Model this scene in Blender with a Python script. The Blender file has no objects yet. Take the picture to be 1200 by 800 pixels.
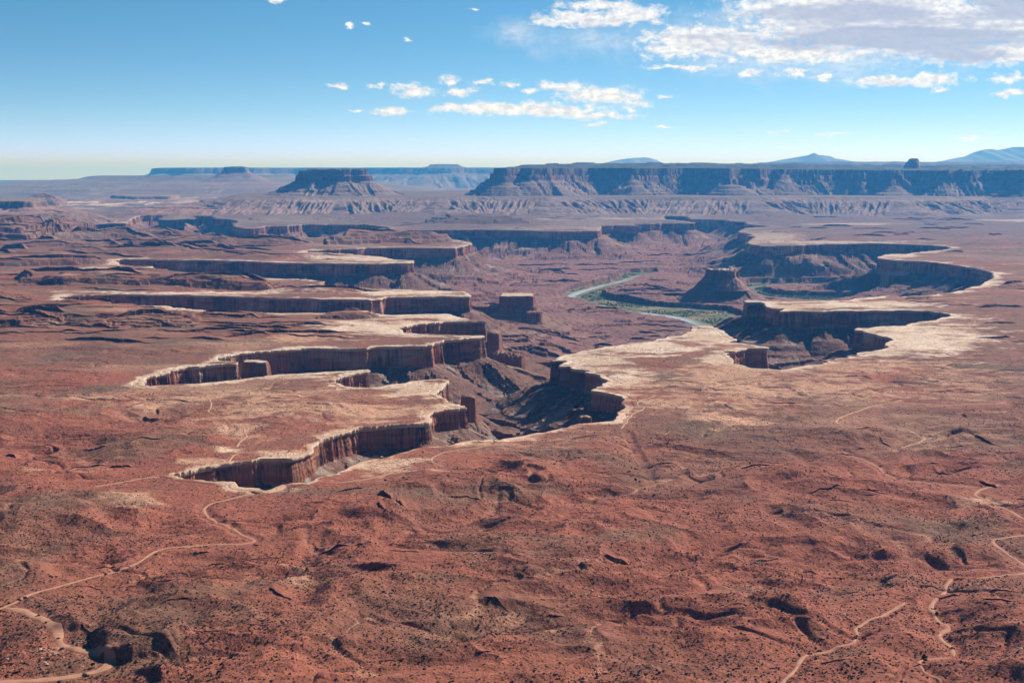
import bpy, math, random
import numpy as np
from math import radians as rad

# ------------------------------------------------------------------ camera, sky, sun, exposure
F, CZ, Y0, RE = 1448.0, 400.0, 197.0, 6.4e6      # focal length (px of 1200), eye height above the bench, eye level row, earth radius
PITCH = math.atan((400 - Y0) / F)
SP, CP = math.sin(PITCH), math.cos(PITCH)
SUN_AZ, SUN_EL = rad(52), rad(37)                # azimuth from the view direction towards the right
SC = bpy.context.scene
COL = SC.collection

cam_d = bpy.data.cameras.new('camera')
cam = bpy.data.objects.new('camera', cam_d)
COL.objects.link(cam)
cam.location = (0, 0, CZ)
cam.rotation_euler = (math.pi / 2 - PITCH, 0, 0)
cam_d.sensor_width = 36
cam_d.lens = F / 1200 * 36
cam_d.clip_start = 1.0
cam_d.clip_end = 400000
SC.camera = cam

sun_d = bpy.data.lights.new('sun', 'SUN')
sun_d.energy = 5.0
sun_d.angle = rad(0.53)
sun_d.color = (1.0, 0.94, 0.86)
sun = bpy.data.objects.new('sun', sun_d)
COL.objects.link(sun)
sun.rotation_euler = (math.pi / 2 - SUN_EL, 0, math.pi - SUN_AZ)

SC.view_settings.view_transform = 'Standard'
SC.view_settings.look = 'None'
SC.view_settings.gamma = 1
SC.view_settings.use_curve_mapping = False
SC.view_settings.exposure = 0.42
SC.cycles.use_denoising = True
SC.cycles.max_bounces = 4
SC.cycles.diffuse_bounces = 3
SC.cycles.volume_bounces = 2
SC.cycles.use_adaptive_sampling = False

HAZE_DENSITY = 3.4e-5
HAZE_COLOR = (0.07, 0.38, 1.0, 1)
SKY_STRENGTH = 0.10


def pxdir(px, py):
    x, y = (px - 600) / F, (400 - py) / F
    return x, CP + y * SP, -SP + y * CP


class NT:
    """Small helper to wire node trees."""
    def __init__(s, tree):
        s.t = tree
        tree.nodes.clear()

    def n(s, typ, ins=None, **kw):
        nd = s.t.nodes.new(typ)
        for k, v in kw.items():
            setattr(nd, k, v)
        for k, v in (ins or {}).items():
            s.set(nd.inputs[k], v)
        return nd

    def set(s, sock, v):
        if isinstance(v, bpy.types.NodeSocket):
            s.t.links.new(v, sock)
        else:
            sock.default_value = v

    def m(s, op, a, b=0.0, c=0.0, clamp=False):
        nd = s.n('ShaderNodeMath', operation=op)
        nd.use_clamp = clamp
        for i, v in enumerate((a, b, c)):
            s.set(nd.inputs[i], v)
        return nd.outputs[0]

    def v(s, op, a, b=(0, 0, 0), c=(0, 0, 0), out=0):
        nd = s.n('ShaderNodeVectorMath', operation=op)
        for i, v in enumerate((a, b, c)):
            if i < len(nd.inputs):
                s.set(nd.inputs[i], v)
        return nd.outputs[out]

    def mix(s, f, a, b, blend='MIX'):
        nd = s.n('ShaderNodeMix', data_type='RGBA', blend_type=blend)
        s.set(nd.inputs[0], f)
        s.set(nd.inputs[6], a)
        s.set(nd.inputs[7], b)
        return nd.outputs[2]

    def ss(s, x, lo, hi):
        nd = s.n('ShaderNodeMapRange', interpolation_type='SMOOTHSTEP')
        for i, v in enumerate((x, lo, hi, 0.0, 1.0)):
            s.set(nd.inputs[i], v)
        return nd.outputs[0]

    def noise(s, vec, scale, detail=4, rough=0.55, out=0):
        nd = s.n('ShaderNodeTexNoise', noise_dimensions='3D')
        s.set(nd.inputs['Vector'], vec)
        nd.inputs['Scale'].default_value = scale
        nd.inputs['Detail'].default_value = detail
        nd.inputs['Roughness'].default_value = rough
        return nd.outputs[out]


def build_world():
    w = bpy.data.worlds.new('World')
    SC.world = w
    w.use_nodes = True
    t = NT(w.node_tree)
    d = t.n('ShaderNodeTexCoord').outputs['Generated']
    sep = t.n('ShaderNodeSeparateXYZ', {0: d})
    x, y, z = sep.outputs
    # the clear sky: the low band of the sky gains its blue faster than the model gives it
    zz = t.m('ADD', t.m('MULTIPLY', z, 3.4), 0.03)
    sv = t.v('NORMALIZE', t.n('ShaderNodeCombineXYZ', {0: x, 1: y, 2: zz}).outputs[0])
    sky = t.n('ShaderNodeTexSky', {0: sv}, sky_type='NISHITA')
    sky.sun_disc = False
    sky.sun_elevation = SUN_EL
    sky.sun_rotation = SUN_AZ
    sky.altitude = 1800
    sky.air_density = 1.0
    sky.dust_density = 0.6
    sky.ozone_density = 1.2
    low = t.m('POWER', 2.718, t.m('MULTIPLY', z, -15.0))
    tint = t.mix(t.m('MINIMUM', low, 1.0), (0.38, 0.84, 0.88, 1), (1.0, 0.84, 0.76, 1))
    hor = t.m('MINIMUM', t.m('POWER', 2.718, t.m('MULTIPLY', z, -95.0)), 1.0)
    tint = t.mix(hor, tint, (0.345, 0.55, 3.4, 1))
    gain = t.m('ADD', 0.42, t.m('MULTIPLY', 1.02, t.m('MULTIPLY', t.m('SUBTRACT', 1.0, t.ss(z, 0.12, 0.5)), t.ss(y, -0.2, 0.5))))
    gain = t.m('MULTIPLY', gain, t.m('MULTIPLY_ADD', t.m('MAXIMUM', x, 0.0), -0.30, 1.0))
    skyc = t.v('MULTIPLY', t.v('SCALE', sky.outputs[0]), tint)
    t.set(skyc.node.inputs[0].links[0].from_node.inputs['Scale'], gain)
    # clouds, placed by direction (azimuth and elevation) on the sky
    ys = t.m('MAXIMUM', y, 0.05)
    U = t.m('MULTIPLY_ADD', t.m('DIVIDE', x, ys), F, 600)
    V = t.m('MULTIPLY_ADD', t.m('DIVIDE', z, ys), -F, Y0)
    P0 = t.n('ShaderNodeCombineXYZ', {0: U, 1: V, 2: 0.0}).outputs[0]
    warp = t.noise(t.v('MULTIPLY', P0, (1, 1.7, 1)), 0.045, 5, 0.6, out=1)
    P = t.v('MULTIPLY_ADD', t.v('SUBTRACT', warp, (0.5, 0.5, 0.5)), (44, 17, 0), P0)

    def field(lst):
        acc = None
        for (cx, cy, rx, ry, wt) in lst:
            dx, dy, dz = pxdir(cx, cy)
            cu, cv = 600 + F * dx / dy, Y0 - F * dz / dy
            q = t.v('MULTIPLY_ADD', P, (1 / rx, 1 / ry, 0), (-cu / rx, -cv / ry, 0))
            l = t.v('LENGTH', q, out=1)
            f = t.m('MULTIPLY_ADD', l, -wt, wt)
            acc = f if acc is None else t.m('MAXIMUM', acc, f)
        return acc

    CL = [(700, 22, 92, 12, 1.3), (655, 26, 46, 9, 1), (745, 16, 50, 13, 1.1), (700, 6, 60, 9, .9),
          (835, 46, 110, 19, 1.4), (795, 58, 62, 13, 1.2), (930, 62, 130, 16, 1.3), (1060, 30, 250, 46, 1.6), (1150, 62, 150, 18, 1.3),
          (905, 15, 75, 22, .9), (1010, 5, 190, 30, 1.4), (1190, 25, 110, 50, 1.3),
          (800, 79, 54, 4.5, 1), (875, 86, 19, 6, 1), (930, 84, 28, 8, 1), (968, 91, 18, 5, 1), (1055, 96, 82, 8, 1.1), (1095, 92, 50, 9, 1),
          (1185, 92, 28, 6, 1), (1182, 109, 26, 7, 1), (1096, 104, 15, 3, .8),
          (485, 106, 36, 9, 1), (457, 130, 30, 7, 1), (527, 93, 20, 6, 1), (540, 107, 21, 7, 1), (567, 97, 17, 5, .9), (598, 97, 12, 6, .9),
          (620, 106, 14, 5, .8), (660, 101, 34, 9, 1), (705, 112, 62, 14, 1.1), (600, 127, 90, 10, 1.2), (540, 128, 50, 8, .9), (650, 131, 80, 8, 1.1),
          (700, 136, 60, 6, .9), (742, 122, 26, 8, .9), (443, 100, 10, 4, .9), (396, 101, 12, 3.5, .9), (478, 47, 9, 3, .8), (410, 30, 9, 4, .9),
          (428, 29, 6, 3, .8), (557, 14, 4, 3, .9), (322, 0, 14, 4, .9), (420, 128, 10, 3, .7), (700, 145, 22, 2.5, .8), (775, 150, 16, 2.5, .8),
          (780, 114, 10, 4, .8)]
    LOW = [(883, 152, 12, 3, .8), (912, 155, 22, 3, .8), (975, 157, 28, 3, .8), (1130, 162, 30, 3.2, .8), (1158, 163, 10, 2.2, .7)]
    det = t.noise(t.v('MULTIPLY', P0, (1, 1.6, 1)), 0.062, 9, 0.66)
    S = t.m('MULTIPLY_ADD', t.m('SUBTRACT', det, 0.5), 2.3, field(CL))
    A = t.ss(S, -0.02, 0.8)
    S2 = t.m('MULTIPLY_ADD', t.m('SUBTRACT', det, 0.5), 1.2, field(LOW))
    A2 = t.m('MULTIPLY', t.ss(S2, 0.05, 0.6), 0.55)
    A = t.m('MAXIMUM', A, A2)
    # thin veil round the big clouds
    veil = t.m('MULTIPLY', t.ss(t.m('MULTIPLY_ADD', t.m('SUBTRACT', t.noise(P0, 0.02, 6, 0.6), 0.5), 1.1,
                                    field([(600, 40, 60, 24, .6), (700, 45, 130, 30, .6), (960, 50, 300, 60, 1.1)])), 0.05, 0.9), 0.5)
    A = t.m('MAXIMUM', A, veil)
    # grey undersides: thick cloud in the right mass, banded by a stretched noise
    band = t.noise(t.v('MULTIPLY', P0, (0.35, 2.2, 1)), 0.03, 6, 0.6)
    G = t.m('MULTIPLY_ADD', t.m('SUBTRACT', band, 0.5), 2.6,
            field([(1060, 42, 260, 30, 1.6), (960, 52, 130, 12, .9), (1150, 66, 120, 12, 1.1), (1010, 15, 160, 22, 1.3), (1190, 10, 90, 30, 1.2)]))
    G = t.ss(G, 0.0, 1.0)
    G2 = t.m('MULTIPLY', t.ss(t.m('MULTIPLY_ADD', t.m('SUBTRACT', det, 0.5), 1.6, field(
        [(705, 24, 75, 9, .8), (840, 55, 95, 10, .8), (1050, 98, 60, 5, .8), (700, 30, 60, 6, .7), (640, 132, 70, 5, .5)])), 0.0, 1.0), 0.5)
    G = t.m('MAXIMUM', G, G2)
    G = t.m('MULTIPLY', G, t.m('MULTIPLY_ADD', t.ss(band, 0.3, 0.65), -0.15, 1.0))
    puff = t.noise(t.v('MULTIPLY', P0, (1, 1.9, 1)), 0.085, 6, 0.6)
    lit = t.mix(t.ss(puff, 0.36, 0.60), (5.5, 5.8, 6.3, 1), (8.1, 8.0, 7.8, 1))
    cl = t.mix(G, lit, (3.3, 3.75, 5.0, 1))
    out = t.mix(A, skyc, cl)
    bg = t.n('ShaderNodeBackground', {0: out, 1: SKY_STRENGTH})
    t.n('ShaderNodeOutputWorld', {0: bg.outputs[0]})


build_world()

# ------------------------------------------------------------------ numbers: noise, projection, distance fields
def _h(ix, iy, seed):
    h = (ix.astype(np.uint32) * np.uint32(374761393) + iy.astype(np.uint32) * np.uint32(668265263) + np.uint32(seed * 2246822519 & 0xffffffff))
    h = (h ^ (h >> np.uint32(13))) * np.uint32(1274126177)
    return h ^ (h >> np.uint32(16))


def vn(x, y, seed=0):
    """Gradient noise, about -1..1."""
    x, y = np.broadcast_arrays(np.asarray(x, np.float64), np.asarray(y, np.float64))
    x0, y0 = np.floor(x), np.floor(y)
    fx, fy = (x - x0).astype(np.float32), (y - y0).astype(np.float32)
    ix, iy = x0.astype(np.int64), y0.astype(np.int64)

    def g(dx, dy):
        a = _h(ix + dx, iy + dy, seed).astype(np.float32) * np.float32(2 * math.pi / 4294967296)
        return np.cos(a) * (fx - dx) + np.sin(a) * (fy - dy)
    u, v = fx * fx * fx * (fx * (fx * 6 - 15) + 10), fy * fy * fy * (fy * (fy * 6 - 15) + 10)
    a, b, c, d = g(0, 0), g(1, 0), g(0, 1), g(1, 1)
    return ((a + (b - a) * u) * (1 - v) + (c + (d - c) * u) * v) * np.float32(1.5)


def fbm(x, y, oct=4, seed=0, gain=0.5, lac=2.03):
    s, a, t = 0, 1.0, 0
    for i in range(oct):
        s = s + a * vn(x * lac ** i, y * lac ** i, seed + i * 17)
        t += a
        a *= gain
    return s / t * 1.35


def ridged(x, y, oct=3, seed=0):
    s, a, t = 0, 1.0, 0
    for i in range(oct):
        s = s + a * (1 - np.abs(vn(x * 2.1 ** i, y * 2.1 ** i, seed + i * 31)) * 1.6)
        t += a
        a *= 0.5
    return s / t


def cellv(x, seed=0):
    """Blocky 1-D noise 0..1."""
    ix = np.floor(np.asarray(x, np.float64)).astype(np.int64)
    return _h(ix, ix * 0 + 7, seed).astype(np.float32) / np.float32(4294967296)


def sst(x, a, b):
    t = np.clip((x - a) / (b - a), 0, 1)
    return t * t * (3 - 2 * t)


def lerp(a, b, t):
    return a + (b - a) * t


def terrace(h, step, k=6.0):
    q = h / step
    f = q - np.floor(q)
    f = np.clip((f - 0.5) * k + 0.5, 0, 1) * 0.8 + f * 0.2
    return (np.floor(q) + f) * step


def drop(x, y):
    return (x * x + y * y) / (2 * RE)


def ground(px, py, z=0.0):
    """Where the sight line through a photo pixel meets the level z (over the curved earth)."""
    px, py = np.asarray(px, float), np.asarray(py, float)
    dx, dy, dz = pxdir(px, py)
    a = (dx * dx + dy * dy) / (2 * RE)
    c = CZ - z
    disc = np.maximum(dz * dz - 4 * a * c, 0)
    t = (-dz - np.sqrt(disc)) / (2 * a)
    return t * dx, t * dy


def gpts(lst, z=0.0):
    a = np.array(lst, float)
    x, y = ground(a[:, 0], a[:, 1], z)
    return np.stack([x, y], 1)


def to_px(x, y, z):
    z = z - drop(x, y) - CZ
    depth = y * CP - z * SP
    up = y * SP + z * CP
    return 600 + F * x / depth, 400 - F * up / depth


def height_at(py, D):
    """Height above the local bench level of something seen at photo row py at distance D."""
    _, dy, dz = pxdir(600, py)
    return CZ + D / dy * dz + D * D / (2 * RE)


def resample(P, step_fn, closed=False):
    P = np.asarray(P, float)
    if closed:
        P = np.vstack([P, P[:1]])
    out, src = [], []
    for i in range(len(P) - 1):
        L = np.hypot(*(P[i + 1] - P[i]))
        n = max(1, int(math.ceil(L / step_fn(P[i]))))
        for j in range(n):
            out.append(P[i] + (P[i + 1] - P[i]) * j / n)
            src.append(i)
    if not closed:
        out.append(P[-1])
        src.append(len(P) - 2)
    return np.array(out), np.array(src)


def poly_dist(X, Y, P, closed=True):
    """Signed distance to a polygon (positive outside) and arc length of the nearest point."""
    X, Y = X.ravel(), Y.ravel()
    Q = np.vstack([P, P[:1]]) if closed else np.asarray(P)
    best = np.full(X.shape, 1e18)
    arc = np.zeros(X.shape)
    ins = np.zeros(X.shape, bool)
    s0 = 0.0
    for i in range(len(Q) - 1):
        a, b = Q[i], Q[i + 1]
        e = b - a
        L2 = max(e @ e, 1e-9)
        t = np.clip(((X - a[0]) * e[0] + (Y - a[1]) * e[1]) / L2, 0, 1)
        dx, dy = X - a[0] - t * e[0], Y - a[1] - t * e[1]
        dd = dx * dx + dy * dy
        m = dd < best
        best = np.where(m, dd, best)
        arc = np.where(m, s0 + t * math.sqrt(L2), arc)
        if closed:
            c = ((a[1] > Y) != (b[1] > Y))
            if c.any():
                xi = a[0] + (Y - a[1]) / (b[1] - a[1] + 1e-12) * e[0]
                ins ^= c & (X < xi)
        s0 += math.sqrt(L2)
    d = np.sqrt(best)
    return np.where(ins, -d, d), arc


# ------------------------------------------------------------------ traced plan of the canyon rim (photo pixels on the bench level)
RIM = [
 ('sunlit near edge of the lowest canyon finger, curving past the bright dirt apron',
  [(196,557),(215,562),(235,563),(273,565),(280,570),(307,571),(311,573),(330,568),(345,566),(360,566),(385,557),(410,548),(432,540),(453,535),(463,532),(493,525),(527,522),(543,518),(560,516),(587,516),(607,512),(633,507),(657,502),(680,497)]),
 ('dark red alcove wall right of the canyon mouth, under the pale slab promontory',
  [(700,495),(715,492.5),(722,487),(730,478),(728,474),(733,468),(727,465),(717,462),(695,457.5),(697,455),(707,450),(715,446.5),(713,445),(707,443),(706,439),(700,438),(687,436.5),(688,434),(673,432),(672,428),(657.5,429),(661,423)]),
 ('far edge of the pale slab promontory in the middle, above the canyon floor',
  [(643.7,423),(660,416),(690,410),(708,406.7),(747,401.7),(780,396.7),(783,394),(800,393),(803,390),(813,381.7),(830,381.7),(845,388),(862,397.5),(855,401)]),
 ('short dark cliff at the notch right of the pale promontory',
  [(898,406),(897,407.5),(877,408),(862,411.7),(850,412),(855,422),(858,426),(882,431),(905,433),(915,434)]),
 ('sunlit edge below the big right alcove, beside the pale slickrock',
  [(930,431),(957,427),(973,422),(990,418.5),(1000,416),(1017,412)]),
 ('small dark red alcove with a square pillar corner in the pale slickrock',
  [(1030,410),(1041,406),(1043,400),(1044.5,398.5),(1039,395),(1021,390),(1013,387.5),(1002,386.5),(1004,384),(1017,384.5),(1028,383),(1063,381.5),(1070,379),(1089,376)]),
 ('long straight shadowed cliff of the big right alcove with a rough dark prow',
  [(1116,370.3),(1103,366),(1089,364),(1063,363.4),(1033,363.7),(997,364),(960,364.5),(928,364),(913,365),(920,361.7),(905,361.7),(897,356.7),(890,354),(873,354.3)]),
 ('back edge of the long pale tongue above the river loop on the right',
  [(873,351.7),(888,351.7),(898,353),(940,353),(960,353),(993,351.6),(1015,348.5),(1037,347),(1059,347.5),(1089,346),(1118,342),(1147.5,335)]),
 ('round blue-shadowed amphitheatre cliff with rubble at its foot, on the right',
  [(1164,326),(1164,320),(1153,316.6),(1125,311),(1089,306.5),(1070,305.6),(1048,304.7),(1028,302.5),(1033.5,299),(1043,297.4),(1063,297.7),(1078,295.5),(1107,292.8)]),
 ('long far cliff with a white cap and fluted grey talus right of the river',
  [(1116,289.5),(1090,287),(1060,286),(1027,285),(968,286),(927,287.5),(893,288),(880,286),(877,284)]),
 ('stepped far cliff corner with bright white cap near the top of the river valley',
  [(882,280),(884,278),(878,276),(883,274.7),(863,271.7),(875,267),(890,266),(910,265.3),(892,264.3),(877,263)]),
 ('farthest row of blue cliffs closing the head of the river valley',
  [(872,260),(855,259),(852,257.5),(810,256.7),(808,255),(805,251.7),(778,251.7),(777,256.7),(803,259),(812,261),(810,261.7),(782,261.7),(740,262.5),(748,264.7),(720,264)]),
 ('long straight blue cliff across the middle distance left of the river',
  [(703,264.5),(700,270.5),(657,271),(607,269.7),(560,268.9),(500,269.3),(460,270)]),
 ('blue stepped cliffs with white capped flats at the far left of the valley',
  [(457,267.5),(453,266),(427,263),(380,263.3),(360,262.8),(340,264.5),(313,265),(297,268),(278,266),(272,262),(280,260),(272,257),(252,256),(250,253),(215,252.5),(208,257),(205,252),(185,252),(162,252.5),(152,257),(147,262),(105,258.3),(66,258)]),
 ('near edge of the far left canyon, behind the ledge hills',
  [(60,260),(80,266),(120,271),(180,273),(240,276),(300,278.5),(380,278.5),(450,277),(520,278),(545,283),(552,286)]),
 ('shadowed cliff ending in a blunt corner below the rounded grey ridge',
  [(533,291),(510,290.2),(477,289.8),(443,290.2),(393,292),(357,294)]),
 ('far edge of the white tongue below the rounded grey ridge',
  [(360,295.5),(407,297.5),(443,300.5),(450,301.5),(463,304),(482,305)]),
 ('long banded cliff under the white tongue, crossing the upper left',
  [(485,306),(483,307.5),(475,308.3),(457,308.3),(443,309),(393,308.3),(360,308.5),(330,307.7),(280,305.5),(230,304.3),(180,304),(143,303.3)]),
 ('small red cliff spur with a pale cap in the upper left',
  [(133,304.5),(136,308),(142,311),(177,312.3),(179,314),(176,314),(137,313.7),(100,314.3),(93,315.5)]),
 ('near edge of the upper left canyon, pale against the ledge hills',
  [(100,321),(133,322),(167,320.5),(197,319),(240,322),(277,325),(313,326),(347,326.7),(365,328),(378,329.5),(378,333),(383,336),(410,337),(432,337.7),(477,339.7),(543,341.7)]),
 ('long dark cliff with a bright pale cap, ending in a blunt point left of the square butte',
  [(551,346),(549,347.3),(527,347),(477,347.7),(453,348.3),(435,352.3),(427,351),(380,350.2),(330,349),(263,346.5),(200,345.5),(133,344.5),(83,346)]),
 ('near edge of the long left canyon below the brown ledges',
  [(67,348.5),(93,353),(117,355),(150,357.5),(187,358.3),(227,362.5),(260,365),(330,367),(400,366.5),(443,367),(457,369),(490,368.3),(523,368)]),
 ('low cliff at the upper notch of the middle pale terrace',
  [(540,372),(568,375),(570,376.3),(530,376.5),(520,377),(490,379.5),(480,381.3),(468,384),(472,390),(497,391.7),(520,392.3)]),
 ('main banded cliff of the middle pale terrace, streaked dark and red',
  [(567,393),(567.5,394.5),(560,395.5),(520,398.3),(508,401.3),(505,404),(490,405.3),(470,405.6),(447,406.2),(420,408.2),(373,407.8),(352,408.5),(323,410.2),(300,411.5),(267,416)]),
 ('dark broken cliff at the left end of the middle canyon finger',
  [(253,420),(260,423),(277,424),(275,425.3),(257,426.3),(223,429.5),(207,433),(193,437),(172,443)]),
 ('near edge of the middle canyon finger, by the stub with a pale top',
  [(167,447),(175,452),(208,450),(233,449),(283,445),(300,442.5),(330,439),(363,437),(397,435),(430,433),(435,434.3),(433,435.5),(420,437.5),(402,441.5)]),
 ('ragged pale slab edge between the two nearest canyon fingers',
  [(390,445),(402,453),(430,454),(447,452.5),(463,450),(480,447),(513,444),(527,445.3),(527.5,447),(520,449),(517,457.5),(512,462),(520,466),(530,472)]),
 ('nearest long cliff, dark red with streaks, winding along the lowest canyon finger',
  [(545,475),(547,477.5),(525,480.5),(510,482.5),(508,485),(506,488),(500,494),(477,497),(422,501),(417,503),(393,510),(380,514.5),(373,518),(362,528),(340,536),(302,537.5),(298,538.5),(263,544),(230,548),(208,553)]),
]
rim_px, rim_seg = [], []
for i, (_, pts) in enumerate(RIM):
    rim_px += pts
    rim_seg += [i] * len(pts)
rim_w = gpts(rim_px)
ring, src = resample(rim_w, lambda p: max(1.0, 0.75 * np.hypot(*p) / F), closed=True)
ring_seg = np.array(rim_seg)[src]
Dr = np.hypot(ring[:, 0], ring[:, 1])


def ring_normals(P, win):
    T = np.roll(P, -1, 0) - np.roll(P, 1, 0)
    L = np.maximum(np.hypot(T[:, 0], T[:, 1]), 1e-6)
    T = T / L[:, None]
    N = np.stack([-T[:, 1], T[:, 0]], 1)
    k = np.ones(2 * win + 1) / (2 * win + 1)
    S = np.stack([np.convolve(np.r_[N[-win:, c], N[:, c], N[:win, c]], k, 'valid') for c in (0, 1)], 1)
    return S / np.maximum(np.hypot(S[:, 0], S[:, 1]), 1e-6)[:, None]


area = 0.5 * np.sum(ring[:, 0] * np.roll(ring[:, 1], -1) - np.roll(ring[:, 0], -1) * ring[:, 1])
ORI = 1.0 if area > 0 else -1.0                      # makes the normal point into the canyon
seglen = np.hypot(*(np.roll(ring, -1, 0) - ring).T)
arc_r = np.concatenate([[0], np.cumsum(seglen)[:-1]])
N0 = ring_normals(ring, 4) * ORI
sc = 1.0 + Dr / 2500
jag = (fbm(ring[:, 0] / 70, ring[:, 1] / 70, 3, 5) * 6.0 * sc + fbm(ring[:, 0] / 12, ring[:, 1] / 12, 2, 9) * 1.3
       + (cellv(arc_r / (36 * sc) + fbm(arc_r / 90, 0 * arc_r, 3, 3) * 2.2, 4) - 0.5) * 3.6 * sc * np.clip(0.4 + 1.4 * vn(arc_r / 300, 0 * arc_r, 6), 0, 1.2)
       + (cellv(arc_r / (13 * sc) + 1.2 * vn(arc_r / 40, 0 * arc_r, 8), 7) - 0.5) * 3.4 * sc * sst(vn(arc_r / 110, 0 * arc_r, 10), -0.1, 0.3))
ring = ring + N0 * jag[:, None]
N0 = ring_normals(ring, 3) * ORI
N1 = ring_normals(ring, 14) * ORI

# distance raster of the canyon
CS = 7.0
RX0, RX1, RY0, RY1 = -5200.0, 3400.0, 1000.0, 12200.0
NX, NY = int((RX1 - RX0) / CS), int((RY1 - RY0) / CS)


def raster_fill(P):
    cross = np.zeros((NY, NX + 1), np.int16)
    Q = np.vstack([P, P[:1]])
    for a, b in zip(Q[:-1], Q[1:]):
        lo, hi = (a, b) if a[1] < b[1] else (b, a)
        j0 = int(math.ceil((lo[1] - RY0) / CS - 0.5))
        j1 = int(math.ceil((hi[1] - RY0) / CS - 0.5))
        if j1 <= j0:
            continue
        j = np.arange(max(j0, 0), min(j1, NY))
        if len(j) == 0:
            continue
        yy = RY0 + (j + 0.5) * CS
        xx = lo[0] + (yy - lo[1]) / (hi[1] - lo[1]) * (hi[0] - lo[0])
        c = np.clip(np.ceil((xx - RX0) / CS - 0.5).astype(int), 0, NX)
        np.add.at(cross, (j, c), 1)
    return (np.cumsum(cross, 1)[:, :NX] % 2).astype(bool)


def raster_edt(P, K, arcs=None):
    """Distance to the polyline points P, up to K cells; also the arc length of the nearest point."""
    ci = np.clip(((P[:, 0] - RX0) / CS).astype(int), 0, NX - 1)
    ri = np.clip(((P[:, 1] - RY0) / CS).astype(int), 0, NY - 1)
    on = np.zeros((NY, NX), bool)
    on[ri, ci] = True
    amap = np.zeros((NY, NX), np.float32)
    if arcs is not None:
        amap[ri, ci] = arcs
    rows = np.arange(NY)[:, None]
    last = np.maximum.accumulate(np.where(on, rows, -100000), 0)
    nxt = np.minimum.accumulate(np.where(on, rows, 100000)[::-1], 0)[::-1]
    up = (rows - last) <= (nxt - rows)
    near = np.where(up, last, nxt)
    d1 = np.minimum(np.abs(rows - near), 4000).astype(np.float32)
    near = np.clip(near, 0, NY - 1)
    a1 = np.take_along_axis(amap, near, 0)
    d1 = d1 * d1
    best, arc = d1.copy(), a1.copy()
    for k in range(1, K + 1):
        for s in (-k, k):
            if s > 0:
                cand, ca, sl = d1[:, :-s] + k * k, a1[:, :-s], np.s_[:, s:]
            else:
                cand, ca, sl = d1[:, -s:] + k * k, a1[:, -s:], np.s_[:, :s]
            m = cand < best[sl]
            best[sl] = np.where(m, cand, best[sl])
            arc[sl] = np.where(m, ca, arc[sl])
    return np.minimum(np.sqrt(best), K) * CS, arc


dense, dsrc = resample(ring, lambda p: 4.0, closed=True)
inside = raster_fill(ring)
KC = 62
edt, arcmap = raster_edt(dense, KC, arc_r[dsrc])
SDF = np.where(inside, edt, -edt).astype(np.float32)
SDF = (SDF * 2 + np.roll(SDF, 1, 0) + np.roll(SDF, -1, 0) + np.roll(SDF, 1, 1) + np.roll(SDF, -1, 1)) / 6

# floodplain of the river
FLOOD = [[(766,318),(752,319),(738,320),(728,320),(727,325),(722,328),(700,333),(675,339),(656,347),(668,352),(690,358),(713,364),(745,371),(790,379),(830,392),(880,410),(930,415),(960,400),(900,385),(870,372),(850,364.5),(800,361.5),(760,358.5),(730,354),(708,350),(704,346),(713,341),(735,333),(752,326),(768,322)],
         [(1030,332),(1000,332),(930,332),(880,332.5),(864,335),(866,343),(890,351),(960,357),(1040,353),(1040,349),(960,348),(905,345),(890,341),(893,338),(920,337),(1000,336.5),(1030,336)]]
FLOODW = []
for p in FLOOD:
    q, _ = resample(gpts(p, -185), lambda p: 12.0, closed=True)
    q = q + np.stack([fbm(q[:, 0] / 90, q[:, 1] / 90, 3, 21), fbm(q[:, 0] / 90, q[:, 1] / 90, 3, 22)], 1) * 22
    FLOODW.append(q)
fl_in = raster_fill(FLOODW[0]) | raster_fill(FLOODW[1])
fedt, _ = raster_edt(np.vstack([resample(q, lambda p: 4.0, True)[0] for q in FLOODW]), 16)
FSDF = np.where(fl_in, -fedt, fedt).astype(np.float32)
FSDF = (FSDF * 2 + np.roll(FSDF, 1, 0) + np.roll(FSDF, -1, 0) + np.roll(FSDF, 1, 1) + np.roll(FSDF, -1, 1)) / 6


def rsample(M, X, Y, fill, nearest=False):
    gx, gy = (X - RX0) / CS - 0.5, (Y - RY0) / CS - 0.5
    ok = (gx > 0) & (gx < NX - 2) & (gy > 0) & (gy < NY - 2)
    gx, gy = np.clip(gx, 0, NX - 2), np.clip(gy, 0, NY - 2)
    if nearest:
        return np.where(ok, M[(gy + .5).astype(int), (gx + .5).astype(int)], fill)
    i, j = gx.astype(int), gy.astype(int)
    fx, fy = gx - i, gy - j
    v = (M[j, i] * (1 - fx) + M[j, i + 1] * fx) * (1 - fy) + (M[j + 1, i] * (1 - fx) + M[j + 1, i + 1] * fx) * fy
    return np.where(ok, v, fill)


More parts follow.
